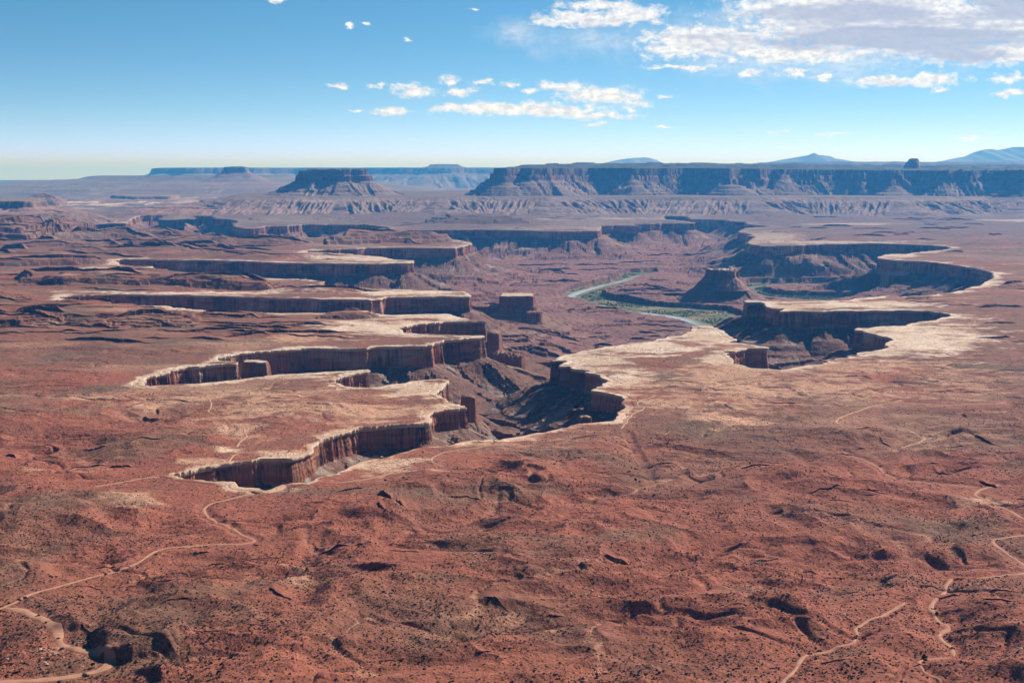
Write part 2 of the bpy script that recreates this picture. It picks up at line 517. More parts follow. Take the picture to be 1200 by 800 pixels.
# ------------------------------------------------------------------ washes and dirt tracks (photo pixels), mounds, ledges
WASHES = [
 ('wash', 4.0, 'long pale sandy wash winding down to the lower left corner', [(345,567),(310,573),(280,580),(248,588),(237,596),(240,603),(262,612),(285,625),(302,631),(285,634.5),(240,636),(195,639),(180,645),(160,658),(130,669),(100,677),(60,688),(30,697),(6,710),(-20,718)]),
 ('wash', 8.0, 'broad pink sandy wash bending round the dark cutbank, lower left', [(6,711),(28,713),(48,721),(62,731),(70,742),(67,751),(85,757),(105,761),(125,768),(131,773),(126,779),(100,788),(60,794),(0,798),(-30,800)]),
 ('track', 3.2, 'S-shaped dirt track on the terrace between the two left canyon fingers', [(150,452),(180,457),(197,459),(225,463),(237,464),(247,470),(248,476),(243,483),(255,487),(270,495),(285,502),(290,510),(280,519),(275,525)]),
 ('track', 3.5, 'pale dirt track leading left from the tip of the lowest canyon finger', [(300,531),(285,529),(272,533),(270,541),(255,546),(225,550),(195,557),(165,561),(140,565),(110,571)]),
 ('track', 3.0, 'thin bright track looping below the near canyon edge', [(600,519),(560,524),(520,530),(506,536),(504,540),(515,545),(525,548)]),
 ('track', 3.0, 'thin bright track along the near canyon edge left of the loop', [(395,566),(432,561),(455,556),(465,550),(485,546)]),
 ('track', 3.0, 'kinked dirt track beside the red alcove in the middle', [(728,502),(737,490),(742,484),(757,478),(745,474),(748,470),(772,462)]),
 ('track', 3.4, 'dirt track curving past the notch toward the pale slickrock', [(823,452),(840,441),(870,435),(915,436),(940,438),(965,447),(967,450),(945,459),(948,464)]),
 ('track', 4.0, 'zigzag dirt track crossing the middle of the right plain', [(1180,473),(1110,475),(1036,471),(1015,478),(985,488),(978,494),(990,499),(1030,502),(1062,504),(1085,514),(1075,521),(1055,525)]),
 ('wash', 4.0, 'sandy wash running down and right across the right plain', [(985,527),(1010,536),(1030,545),(1040,555),(1065,561),(1100,565),(1160,571)]),
 ('wash', 4.5, 'hairpin of pale wash at the right edge, upper one', [(1170,567),(1145,573),(1142,578),(1165,588),(1190,600),(1215,612)]),
 ('wash', 4.0, 'hairpin of pale wash at the right edge, lower one', [(1215,623),(1190,625),(1165,628),(1160,631),(1180,645),(1215,668)]),
 ('wash', 4.0, 'pink sandy wash zigzagging down the lower right', [(1215,666),(1160,672),(1115,673.5),(1107,690),(1095,700),(1092,712),(1105,725),(1118,732),(1100,738),(1098,745),(1112,755),(1118,762),(1113,768)]),
 ('wash', 3.0, 'short sandy wash leaving the frame at the lower right', [(1113,769),(1075,771),(1080,780),(1100,790),(1108,797),(1095,810)]),
 ('wash', 3.2, 'bushy sandy wash winding through the lower right slope', [(1060,703),(1040,715),(1015,725),(1003,735),(1005,745),(1000,752),(970,757),(945,762),(935,775),(925,790),(915,806)]),
 ('track', 2.6, 'faint track beside the tip of the big right alcove', [(1127,368),(1143,377),(1135,384),(1115,392)]),
 ('track', 2.6, 'faint track crossing the pale slickrock on the right', [(1120,402),(1100,408),(1083,416)]),
 ('gully', 2.6, 'faint reddish wash in the red hills of the middle foreground', [(800,590),(770,586),(715,590),(690,598),(660,605)]),
 ('gully', 2.6, 'narrow gully with shrubs running down from the red alcove', [(735,505),(745,525),(760,548),(766,572)]),
]
WASHW = [resample(gpts(p), lambda q: 3.0 + np.hypot(*q) / 900)[0] for (_, _, _, p) in WASHES]
for q in WASHW:
    q += np.stack([fbm(q[:, 0] / 22, q[:, 1] / 22, 2, 71), fbm(q[:, 0] / 22, q[:, 1] / 22, 2, 72)], 1) * 3.5

MOUNDS = [  # polygon in photo pixels on the bench level, height, width of the flank
 ([(375,289.3),(450,287.2),(520,286.6),(540,286),(532,282),(450,280),(385,282.5)], 52, 130),
 ([(-80,284),(30,284),(75,280),(105,276.5),(60,273.5),(-80,272)], 105, 330),
 ([(30,286),(100,283.5),(160,282),(245,279.5),(240,276.5),(150,274.5),(60,277)], 34, 120),
 ([(250,289),(350,288),(365,284.5),(330,281),(255,281.5)], 13, 60),
 ([(-30,290),(20,291),(120,291),(200,290),(280,290.5),(270,285),(100,284.5),(-30,286)], 16, 50),
 ([(20,337),(190,339),(318,341),(335,336),(280,330),(200,324.5),(100,323.5),(20,326)], 24, 45),
 ([(300,343),(390,344),(440,342.5),(400,339),(330,339)], 8, 40),
 ([(-40,387),(60,388),(140,387),(228,386),(250,377),(150,367),(60,364),(-40,366)], 20, 60),
 ([(225,377),(300,376),(330,371),(290,367.5),(235,367)], 11, 35),
 ([(372,375.5),(443,374),(443,369),(405,368),(375,369.5)], 13, 30),
 ([(402,369.5),(423,369.5),(423,368),(404,368)], 9, 8),
 ([(490,262.5),(560,263),(622,262.5),(612,258.5),(540,257),(500,258.5)], 52, 180),
 ([(-30,353),(40,353.5),(48,349),(20,344),(-30,343)], 15, 40),
 ([(-30,314),(90,312.5),(128,309),(115,304),(-30,303)], 20, 45),
 ([(1060,351.2),(1092,351),(1090,349),(1064,349)], 8, 12),
 ([(1165,338),(1240,337),(1240,331),(1175,333)], 10, 30),
 ([(1120,288),(1240,287),(1240,282),(1140,283)], 13, 60),
 ([(975,352),(1000,351.5),(1000,349.5),(980,349.8)], 0, 10),
 ([(415,597),(470,606),(485,600),(460,588),(430,586)], 8, 18),
 ([(360,632),(410,640),(430,655),(440,640),(400,622),(370,620)], 8, 20),
 ([(117,772),(150,780),(215,772),(225,745),(165,726),(118,736),(95,730),(85,738)], 12, 16),
 ([(125,796),(190,806),(230,790),(200,780),(150,782)], 9, 10),
 ([(70,737),(112,744),(125,738),(100,722),(45,715)], 7, 10),
 ([(520,590),(600,596),(640,590),(600,575),(540,575)], 9, 40),
 ([(370,705),(440,712),(470,690),(420,675),(375,685)], 8, 40),
 ([(960,640),(1060,660),(1080,640),(1020,615),(960,598),(940,605)], 11, 30),
 ([(620,740),(760,760),(820,735),(700,715)], 9, 60),
 ([(820,715),(960,740),(1000,715),(880,690)], 10, 50),
 ([(1100,640),(1190,660),(1215,640),(1160,615)], 8, 40),
]
LEDGES = [  # broken ledges that face the viewer: polyline, height, length of the back slope
 ([(0,383),(30,379),(60,381),(100,383),(140,384),(180,381.5),(228,383)], 7, 60), ([(223,390.5),(270,391.5),(320,394.5)], 4, 60),
 ([(20,328),(75,328.5),(110,330),(183,333.5)], 9, 90), ([(197,333),(260,334),(318,338)], 9, 90), ([(0,308),(70,309),(133,307)], 8, 90),
 ([(0,293),(32,293.5)], 13, 120), ([(68,293),(113,294)], 8, 120), ([(118,294),(162,294)], 8, 120), ([(160,295),(210,295.5)], 10, 120), ([(218,294.5),(247,295)], 10, 120),
 ([(252,294.5),(278,295)], 10, 120), ([(33,284),(67,285)], 16, 120), ([(83,280),(117,279)], 16, 120), ([(147,278),(163,278)], 14, 120), ([(207,277),(219,277)], 14, 120),
 ([(210,289.5),(255,289.5)], 8, 120), ([(265,286),(313,286.5),(380,287)], 8, 120), ([(400,283),(470,284)], 7, 120),
 ([(0,553),(25,553),(45,550),(80,547.5),(135,543.5)], 3.5, 40), ([(90,536),(120,529),(140,523),(165,521)], 3.5, 40), ([(150,520),(185,521),(235,509)], 3, 40),
 ([(395,396.5),(418,397)], 5, 20), ([(428,584),(440,582),(455,589),(477,602)], 7, 50), ([(365,623),(385,621),(402,629)], 5, 50), ([(370,650),(410,653),(432,651)], 4, 40),
 ([(0,528),(20,531)], 5, 40), ([(495,545),(512,551)], 5, 30), ([(706,660),(738,658)], 6, 25), ([(705,610),(730,600)], 3, 30),
 ([(985,528.5),(1015,525.5)], 5, 30), ([(1130,513),(1155,520),(1180,528)], 5, 40), ([(1095,549),(1125,554)], 4, 40),
 ([(1144,565),(1170,570)], 5, 30), ([(1080,521),(1095,525)], 4, 40), ([(85,731),(108,742)], 5, 15),
 ([(520,580),(548,577),(583,581)], 4, 40), ([(1115,676),(1150,674)], 3.5, 20),
 ([(1175,336),(1200,334)], 6, 50), ([(960,265),(1000,266)], 8, 200), ([(1150,700),(1200,710)], 3, 30), ([(240,665),(262,668)], 3, 30), ([(198,722),(238,724)], 4, 20),
 ([(300,697),(345,706)], 3, 30), ([(440,600),(460,606)], 4, 30), ([(370,606),(395,603)], 3, 30), ([(900,556),(935,560)], 3, 50), ([(1030,520),(1062,530)], 3, 50),
 ([(880,470),(960,472)], 2.5, 60), ([(810,670),(880,662)], 3, 40), ([(560,700),(600,712),(650,715)], 3, 40), ([(840,600),(900,604)], 3, 60),
]


def mound_add(X, Y, H):
    for (pts, h, w) in MOUNDS:
        P, _ = resample(gpts(pts), lambda q: 20.0 + np.hypot(*q) / 100, closed=True)
        m = (X > P[:, 0].min() - 30) & (X < P[:, 0].max() + 30) & (Y > P[:, 1].min() - 30) & (Y < P[:, 1].max() + 30)
        if not m.any() or h == 0:
            continue
        x, y = X[m], Y[m]
        smooth = P[:, 1].mean() < 1700
        if smooth and h < 12:
            w = w * 2.6
        d, arc = poly_dist(x, y, P)
        d = -d + fbm(x / (w * 3.6), y / (w * 2.4), 4, 91) * w * 0.6 + fbm(x / 14, y / 14, 2, 94) * 1.2
        t = np.clip(d / w, 0, 1)
        base = h * (1 - (1 - t) ** 1.6)
        base = lerp(base, terrace(base + fbm(x / 260, y / 160, 2, 92) * 2.0, h / 2.6, 9), 0.12 if smooth else 0.85)
        H[m] += np.maximum(base, 0) * sst(d, 0, (0.7 if smooth else 0.06) * w) * (0.92 + 0.16 * fbm(x / 240, y / 140, 3, 93))
    return H


# ------------------------------------------------------------------ the terrain grid: columns by bearing, rows by distance
kx = np.concatenate([np.linspace(-0.85, -0.46, 40), np.arange(-0.455, 0.4551, 1.0 / F * 0.98), np.linspace(0.46, 0.85, 40)])
pys = np.concatenate([np.linspace(1500, 850, 40), np.arange(845, 470, -0.72), np.arange(470, 262, -0.30), np.arange(262, 216, -0.28)])
yrow = ground(np.full(len(pys), 600.0), pys)[1]
yrow = np.concatenate([yrow, np.geomspace(yrow[-1] * 1.04, 95000, 40)])
NR, NC = len(yrow), len(kx)
GX, GY = (kx[None, :] * yrow[:, None]), np.broadcast_to(yrow[:, None], (NR, NC)).copy()
X, Y = GX.ravel(), GY.ravel()
rowsp = np.gradient(yrow)
RS = np.repeat(rowsp, NC)


def rowspace(y):
    return np.interp(y, yrow, rowsp)


def drain(X, Y):
    wx, wy = fbm(X / 180, Y / 150, 3, 33) * 60, fbm(X / 180, Y / 150, 3, 133) * 50
    return np.abs(fbm((X + wx) / 300, (Y + wy) / 230, 4, 134, 0.5))


def bench_h(X, Y, d, wd):
    """Bench surface; d = canyon distance (negative on the bench), wd = distance to the nearest wash."""
    near = sst(-d, 15, 170)
    fg = 1 - sst(Y, 1500, 2300)
    h = fbm(X / 1100, Y / 1100, 3, 31) * 5 * near
    wx, wy = fbm(X / 180, Y / 150, 3, 33) * 60, fbm(X / 180, Y / 150, 3, 133) * 50
    roll = fbm((X + wx) / 270, (Y + wy) / 190, 3, 32, 0.44) + 0.1
    rg = 1 - np.abs(fbm((X + wx * 0.7) / 135, (Y + wy * 0.7) / 92, 3, 34, 0.44)) * 1.5
    hills = (roll * 19.0 + (rg - 0.5) * 10.5 + fbm(X / 34, Y / 22, 3, 35) * 0.9) * (0.28 + 0.72 * fg)
    h = h + hills * near * sst(wd, 2, 60)
    patch = sst(fbm(X / 420, Y / 420, 3, 36), 0.0, 0.45)
    tr = terrace(h + 50, 3.0, 8) - 50
    h = lerp(h, tr, (0.55 - 0.35 * fg) * patch * near)
    h = h - 2.6 * (1 - sst(drain(X, Y), 0.0, 0.07)) * near * (1 - sst(Y, 2300, 3200))
    leftw = sst(X + 0.0, -300, -1000) * sst(Y, 2600, 3300) * (1 - sst(Y, 7500, 8500)) * sst(-d, 60, 260)
    lh = fbm(X / 700, Y / 360, 4, 37)
    h = h + leftw * terrace(np.clip(lh, -0.2, 1) * 30 + 10, 7.0, 7)
    farw = sst(Y, 8000, 11000)
    h = h + farw * (fbm(X / 1500, Y / 1500, 4, 38) * 14 + terrace(np.clip(fbm(X / 900, Y / 900, 3, 39), 0, 1) * 30, 10, 6))
    return h


def canyon_h(X, Y, d, arc, fd):
    hc = 40 + 13 * sst(Y, 1900, 3000) + 11 * vn(arc / 420, arc * 0, 41)
    L = 120 + 45 * vn(arc / 330, arc * 0 + 3, 43)
    rid = ridged(arc / 62 + 0.25 * vn(arc / 23, d / 90, 44), d / 500, 2, 42)
    dd = np.maximum(d, 0)
    tal = -98 * (1 - np.exp(-dd / L)) - 26 * sst(dd, 180, 430)
    env = sst(dd, 0, 45) * (1 - sst(dd, 150, 300))
    h = -hc + 6 + tal + (rid - 0.45) * 38 * env + fbm(X / 16, Y / 16, 3, 45) * 2.2 * sst(dd, 5, 40)
    fl = sst(dd, 130, 300)
    n = fbm(X / 330, Y / 240, 5, 46, 0.55)
    tr = terrace(n * 34, 11.0, 12)
    h = h + fl * (tr * 0.9 + fbm(X / 40, Y / 30, 3, 47) * 2)
    h = lerp(h, terrace(h, 14, 5), 0.35 * sst(dd, 60, 140))
    h = lerp(h, np.maximum(h, -172 + fbm(X / 60, Y / 60, 2, 49) * 3), 1.0)
    ff = sst(fd, 2, 16)
    river = -184.5 + fbm(X / 50, Y / 50, 3, 48) * 0.9
    bank = np.minimum(h, lerp(-158 + tr * 0.4, h, sst(fd, 30, 100)))
    return lerp(river, np.maximum(bank, -163 + fbm(X / 30, Y / 30, 2, 50) * 3), ff)


d0 = rsample(SDF, X, Y, -430.0)
A0 = rsample(arcmap, X, Y, 0.0, nearest=True)
FD = rsample(FSDF, X, Y, 110.0)
# distance to washes, on a coarse subset by bounding boxes
WD = np.full(X.shape, 80.0)
WK = np.full(X.shape, 80.0)
for (kind, w, _, _), q in zip(WASHES, WASHW):
    m = (X > q[:, 0].min() - 80) & (X < q[:, 0].max() + 80) & (Y > q[:, 1].min() - 80) & (Y < q[:, 1].max() + 80)
    dd, _ = poly_dist(X[m], Y[m], q[::2] if len(q) > 60 else q, closed=False)
    WD[m] = np.minimum(WD[m], dd)
    if kind != 'track':
        WK[m] = np.minimum(WK[m], np.maximum(dd - w, 0))
Hb = bench_h(X, Y, d0, WD)
Hb = mound_add(X, Y, Hb)
Hb -= 2.2 * (1 - sst(WK, 0, 9)) * (Y < 2300)
inc = d0 > -0.85 * RS - 2.0
Hb = np.where(d0 > -np.maximum(14, 2.6 * RS), np.minimum(Hb, 0) - 0.9, Hb)
Z = Hb.copy()
Z[inc] = canyon_h(X[inc], Y[inc], d0[inc], A0[inc], FD[inc])
ZG = Z.reshape(NR, NC)


def surf_z(x, y):
    """Height of the terrain sheet (before the earth's curve) at any point."""
    c = np.interp(x / y, kx, np.arange(NC))
    r = np.interp(y, yrow, np.arange(NR))
    i, j = np.clip(c.astype(int), 0, NC - 2), np.clip(r.astype(int), 0, NR - 2)
    fx, fy = c - i, r - j
    return (ZG[j, i] * (1 - fx) + ZG[j, i + 1] * fx) * (1 - fy) + (ZG[j + 1, i] * (1 - fx) + ZG[j + 1, i + 1] * fx) * fy


# ------------------------------------------------------------------ colours of soils and rocks (albedo)
C3 = lambda *a: np.array(a, np.float32)
RED, BROWN, DUSK = C3(0.300, 0.104, 0.068), C3(0.235, 0.112, 0.075), C3(0.150, 0.068, 0.050)
PALE, WHITE = C3(0.52, 0.300, 0.200), C3(0.74, 0.585, 0.475)
FLOOR, TALUS, GREYT = C3(0.235, 0.118, 0.100), C3(0.20, 0.110, 0.086), C3(0.34, 0.29, 0.25)
GREENG, MUD = C3(0.115, 0.125, 0.055), C3(0.26, 0.215, 0.155)


def cm(a, b, t):
    return a + (b - a) * np.asarray(t)[..., None]


PALES = [(640,500,70,8,.7),(800,470,120,16,.7),(1130,450,80,22,.5),(330,480,190,22,.5),(200,470,110,14,.6),(120,545,90,8,.45),(1090,520,60,10,.35),(560,520,90,7,.7),(300,545,60,5,.6),(880,455,140,26,.75),(1000,430,160,16,.6),(860,442,95,26,1),(850,490,60,12,.9),(965,455,110,18,.9),(1010,466,60,9,.8),(750,452,60,20,.6),(300,462,150,9,.7),(400,482,130,18,.9),(275,503,40,14,.9),(245,541,50,6,.9),
         (150,592,50,14,.8),(432,553,60,9,.8),(100,463,60,6,.6),(620,515,90,8,.5),(330,560,60,8,.4),(1010,585,0.1,0.1,0),(1150,590,40,14,.3),(345,672,40,14,.3),(360,398,60,6,.9),(900,420,0.1,0.1,0)]
WHITES = [(690,424,45,12,1),(750,408,90,9,1),(830,394,50,12,1),(845,420,30,8,1),(1055,398,95,24,.95),(1130,395,50,16,.6),(930,400,1,1,0),(700,445,60,14,.45),(590,516,70,5,.5),(450,545,60,8,.45),(1010,408,40,7,.8),(1000,357.5,130,4.5,1),(470,384,105,11,.95),(500,371,70,4,1),(490,456,45,10,1),
          (532,475,24,6,1),(420,303,70,4,1),(1055,299.5,30,2.5,1),(905,277,38,7,1),(980,283.5,110,2,1),(640,268,70,1.6,1),(690,261,60,5,.8),(340,258,70,5,.9),(470,343.5,80,3.2,1),(340,441,70,4,.8),
          (230,343.3,160,1.6,.8),(335,531,40,5,.9),(265,527,22,4,.9),(300,574,40,5,.5),(720,257,80,3,.7),(440,266,50,1.5,.8),(1140,335,40,3,.5),(1090,372,60,5,.6)]


def blobs(u, v, lst):
    s = np.full(u.shape, -0.7, np.float32)
    for (cx, cy, rx, ry, w) in lst:
        if w == 0:
            continue
        s = np.maximum(s, w * (1 - np.sqrt(((u - cx) / rx) ** 2 + ((v - cy) / ry) ** 2)))
    return s


def terrain_color(X, Y, Z, d, arc, fd, wd):
    u, v = to_px(X, Y, 0 * X)
    n1, n2, n3 = fbm(X / 420, Y / 420, 4, 51), fbm(X / 130, Y / 110, 4, 52), fbm(X / 22, Y / 18, 3, 53)
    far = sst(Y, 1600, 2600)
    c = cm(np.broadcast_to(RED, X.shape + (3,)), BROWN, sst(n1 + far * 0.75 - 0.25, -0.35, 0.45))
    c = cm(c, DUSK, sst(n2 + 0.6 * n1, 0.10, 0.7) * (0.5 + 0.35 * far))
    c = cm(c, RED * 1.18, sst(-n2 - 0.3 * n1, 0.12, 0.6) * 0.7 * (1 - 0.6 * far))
    zb = fbm(0 * X + 3, Z / 2.3, 2, 64)
    c = c * (1 + 0.16 * zb * (1 - far) * (Y < 2600))[..., None]
    # sandy floors of the small branching washes
    dv = drain(X, Y)
    c = cm(c, C3(0.44, 0.225, 0.150), (1 - sst(dv, 0.004, 0.030)) * sst(n1 - 0.2 * n2, -0.25, 0.35) * (1 - sst(Y, 2100, 2900)) * 0.8)
    # grey-green scrub ground
    c = cm(c, C3(0.150, 0.108, 0.072), sst(fbm(X / 210, Y / 120, 4, 163), 0.12, 0.5) * (0.45 + 0.35 * far))
    # pale sand between shrubs
    strk = fbm(X / 95, Y / 45, 4, 54)
    pa = sst(blobs(u, v, PALES) + strk * 0.62 + n3 * 0.30, 0.05, 0.62)
    amb = sst(fbm(X / 380, Y / 150, 5, 55), 0.05, 0.7) * 0.6 * sst(Y, 1350, 2200)
    c = cm(c, PALE * (1 + 0.12 * n2[..., None]), np.maximum(pa, amb) * 0.88)
    # white caprock along the rim and on the bare slabs
    wr = np.clip(blobs(u, v, WHITES), -1, 1)
    ww = (4 + 0.0085 * Y) * np.clip(0.6 + 2.0 * fbm(X / 150, Y / 150, 5, 56, 0.6), 0.04, 2.6) + 7 * n3
    ww = np.maximum(ww, 0.8)
    wr = np.maximum(sst(wr + 0.12 + strk * 0.75 + n3 * 0.3, 0.05, 0.6) * sst(wr, -0.5, -0.1), (1 - sst(-d, 0.6 * ww, 1.3 * ww)) * 0.92)
    crack = sst(np.abs(fbm(X / 28, Y / 24, 3, 57)), 0.0, 0.10)
    wc = cm(np.broadcast_to(WHITE, X.shape + (3,)), C3(0.50, 0.35, 0.25), sst(n2 + n3 * .6, -0.2, 0.5) * 0.85) * (0.72 + 0.28 * crack)[..., None]
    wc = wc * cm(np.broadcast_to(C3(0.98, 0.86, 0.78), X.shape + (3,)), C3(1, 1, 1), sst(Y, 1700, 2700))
    c = cm(c, wc, wr)
    # canyon: talus with grey-green fans, floor
    ins = d > -2
    fl_ = fbm(arc / 24 + 0.5 * vn(arc / 60, d / 120, 158), d / 700, 3, 58, 0.6) + 0.25 * fbm(arc / 160, 0 * arc, 2, 159)
    fl_ = fl_ + 0.5 * fbm(X / 70, Y / 70, 3, 162)
    tcol = cm(np.broadcast_to(TALUS, X.shape + (3,)), GREYT, sst(fl_ + n3 * 0.2, 0.15, 0.5) * 0.7)
    tcol = cm(tcol, TALUS * 0.6, sst(-fl_ + n3 * 0.2, 0.15, 0.45) * 0.7)
    fcol = cm(np.broadcast_to(FLOOR, X.shape + (3,)), C3(0.235, 0.118, 0.10), sst(n2, -0.1, 0.5))
    fcol = cm(fcol, C3(0.34, 0.20, 0.16), sst(n1 + n3 * 0.3, 0.25, 0.7) * 0.6)
    nt = fbm(X / 330, Y / 240, 5, 46, 0.55) * 34 / 11.0 + 0.15 * n3
    ft = np.abs(nt - np.floor(nt) - 0.5)
    out = (1 - sst(ft, 0.05, 0.13)) * sst(fbm(X / 160, Y / 110, 3, 160), -0.35, 0.15)
    fcol = cm(fcol, C3(0.085, 0.045, 0.040), out * 0.85)  # outcrop bands at terrace risers, darkened to carry ledge shade in the colour
    cc = cm(tcol, fcol, sst(d, 130, 280))
    fp = 1 - sst(fd, -3, 6)
    gcol = cm(np.broadcast_to(MUD, X.shape + (3,)), GREENG, sst(n2 + n3 * 0.4, -0.35, 0.15))
    cc = cm(cc, gcol, fp)
    c = np.where(ins[..., None], cc, c)
    # far flats, greyed with distance to carry haze in their colour; pale bands
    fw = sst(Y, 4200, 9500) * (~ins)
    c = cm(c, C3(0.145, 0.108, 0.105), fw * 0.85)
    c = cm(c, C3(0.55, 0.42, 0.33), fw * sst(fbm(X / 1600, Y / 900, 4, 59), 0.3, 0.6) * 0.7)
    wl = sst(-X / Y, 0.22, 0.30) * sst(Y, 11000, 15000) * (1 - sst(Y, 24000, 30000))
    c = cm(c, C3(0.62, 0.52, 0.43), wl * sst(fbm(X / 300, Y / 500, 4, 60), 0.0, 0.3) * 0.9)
    return c * (1 + 0.22 * n3 + 0.10 * n2)[..., None]


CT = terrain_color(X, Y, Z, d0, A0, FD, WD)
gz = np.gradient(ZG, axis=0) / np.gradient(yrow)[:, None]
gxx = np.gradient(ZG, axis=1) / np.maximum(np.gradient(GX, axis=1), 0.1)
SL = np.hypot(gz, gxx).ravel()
ledge_rock_shade = np.where(Y < 1900, 0.5 * sst(SL, 0.6, 1.2), sst(SL, 0.32, 0.8)) * (FD > 5) * (1 - 0.6 * ((d0 > 0) & (d0 < 150)))
CT = cm(CT, C3(0.115, 0.058, 0.046), ledge_rock_shade * 0.75)     # dark red siltstone on steep faces, with ledge shade put into the colour


# ------------------------------------------------------------------ meshes and materials
def mesh_np(name, V, faces, col=None, smooth=True):
    """Mesh from numpy arrays (triangles or quads), with an optional colour per vertex."""
    me = bpy.data.meshes.new(name)
    V = np.ascontiguousarray(V, np.float32)
    faces = np.ascontiguousarray(faces, np.int32)
    n, k = faces.shape
    me.vertices.add(len(V))
    me.vertices.foreach_set('co', V.ravel())
    me.loops.add(n * k)
    me.loops.foreach_set('vertex_index', faces.ravel())
    me.polygons.add(n)
    me.polygons.foreach_set('loop_start', np.arange(0, n * k, k, dtype=np.int32))
    me.polygons.foreach_set('use_smooth', np.full(n, smooth, bool))
    if col is not None:
        a = me.attributes.new('albedo', 'FLOAT_COLOR', 'POINT')
        c4 = np.ones((len(V), 4), np.float32)
        c4[:, :3] = np.clip(col, 0.01, 0.9)
        a.data.foreach_set('color', c4.ravel())
    me.update(calc_edges=True)
    return me


def grid_faces(nr, nc, keep=None):
    i = np.arange(nr * nc).reshape(nr, nc)
    f = np.stack([i[:-1, :-1], i[:-1, 1:], i[1:, 1:], i[1:, :-1]], -1).reshape(-1, 4)
    return f if keep is None else f[keep.ravel()]


def link(name, me, mat=None, parent=None):
    o = bpy.data.objects.new(name, me)
    COL.objects.link(o)
    if mat is not None:
        me.materials.append(mat)
    if parent is not None:
        o.parent = parent
    return o


def empty(name, loc=(0, 0, 0)):
    o = bpy.data.objects.new(name, None)
    o.location = loc
    COL.objects.link(o)
    return o


def tag(o, label=None, cat=None, group=None, kind=None):
    for k, v in (('label', label), ('category', cat), ('group', group), ('kind', kind)):
        if v:
            o[k] = v
    return o


def rock_mat(name, scales, bump, var=0.35, rough=0.95, speck=0.0):
    """Albedo per vertex, broken up by noise at several sizes (metres), with bump."""
    m = bpy.data.materials.new(name)
    m.use_nodes = True
    t = NT(m.node_tree)
    pos = t.n('ShaderNodeNewGeometry').outputs['Position']
    col = t.n('ShaderNodeAttribute', attribute_name='albedo').outputs['Color']
    n1 = t.noise(pos, 1 / scales[0], 5, 0.6)
    n2 = t.noise(pos, 1 / scales[1], 3, 0.6)
    f = t.m('MULTIPLY_ADD', t.m('SUBTRACT', n1, 0.5), var * 2.2, 1.0)
    f = t.m('MULTIPLY_ADD', t.m('SUBTRACT', n2, 0.5), var * 1.6, f)
    if speck:
        vo = t.n('ShaderNodeTexVoronoi', {'Vector': pos, 'Scale': 1 / 4.8})
        dot = t.m('SUBTRACT', 1.0, t.ss(vo.outputs['Distance'], 0.16, 0.30))
        f = t.m('MULTIPLY', f, t.m('MULTIPLY_ADD', dot, -speck, 1.0))
    c = t.v('SCALE', col, out=0)
    c.node.inputs['Scale'].default_value = 1
    t.set(c.node.inputs['Scale'], f)
    bs = t.n('ShaderNodeBsdfPrincipled', {'Base Color': c, 'Roughness': rough, 'Specular IOR Level': 0.12})
    if bump:
        h = t.m('MULTIPLY_ADD', n1, scales[0] * 0.5, t.m('MULTIPLY', n2, scales[1] * 0.5))
        b = t.n('ShaderNodeBump', {'Height': h, 'Strength': bump, 'Distance': 1.0})
        t.set(bs.inputs['Normal'], b.outputs[0])
    t.n('ShaderNodeOutputMaterial', {0: bs.outputs[0]})
    return m


def flat_mat(name, col, rough=0.9, var=0.3, scale=0.5, spec=0.2):
    m = bpy.data.materials.new(name)
    m.use_nodes = True
    t = NT(m.node_tree)
    pos = t.n('ShaderNodeNewGeometry').outputs['Position']
    n = t.noise(pos, scale, 3)
    f = t.m('MULTIPLY_ADD', t.m('SUBTRACT', n, 0.5), 2 * var, 1.0)
    c = t.v('SCALE', (col[0], col[1], col[2]))
    t.set(c.node.inputs['Scale'], f)
    bs = t.n('ShaderNodeBsdfPrincipled', {'Base Color': c, 'Roughness': rough, 'Specular IOR Level': spec})
    t.n('ShaderNodeOutputMaterial', {0: bs.outputs[0]})
    return m


M_GROUND = rock_mat('desert_soil', (8.0, 1.8), 0.9, 0.46, speck=0.62)
M_CLIFF = rock_mat('cliff_sandstone', (5.0, 1.5), 0.8, 0.30)
M_FAR = rock_mat('far_sandstone', (45.0, 14.0), 0.6, 0.30)
M_SAND = flat_mat('wash_sand', (0.43, 0.225, 0.152), 0.95, 0.45, 0.10)
M_DIRT = flat_mat('track_dirt', (0.46, 0.275, 0.19), 0.95, 0.3, 0.12)
M_SHRUB = flat_mat('shrub_leaves', (0.022, 0.018, 0.010), 0.9, 0.5, 0.05)
M_SHRUBG = flat_mat('green_shrub_leaves', (0.045, 0.052, 0.014), 0.9, 0.5, 0.05)
M_RIPAR = flat_mat('cottonwood_leaves', (0.075, 0.135, 0.030), 0.9, 0.4, 0.03)
M_BOULDER = flat_mat('pale_boulder', (0.58, 0.47, 0.38), 0.95, 0.3, 0.5)

V = np.stack([X, Y, Z - drop(X, Y)], 1)
tag(link('ground', mesh_np('ground', V, grid_faces(NR, NC), CT, smooth=False), M_GROUND), 'red desert bench and canyon floor spreading to the horizon', 'ground', kind='structure')


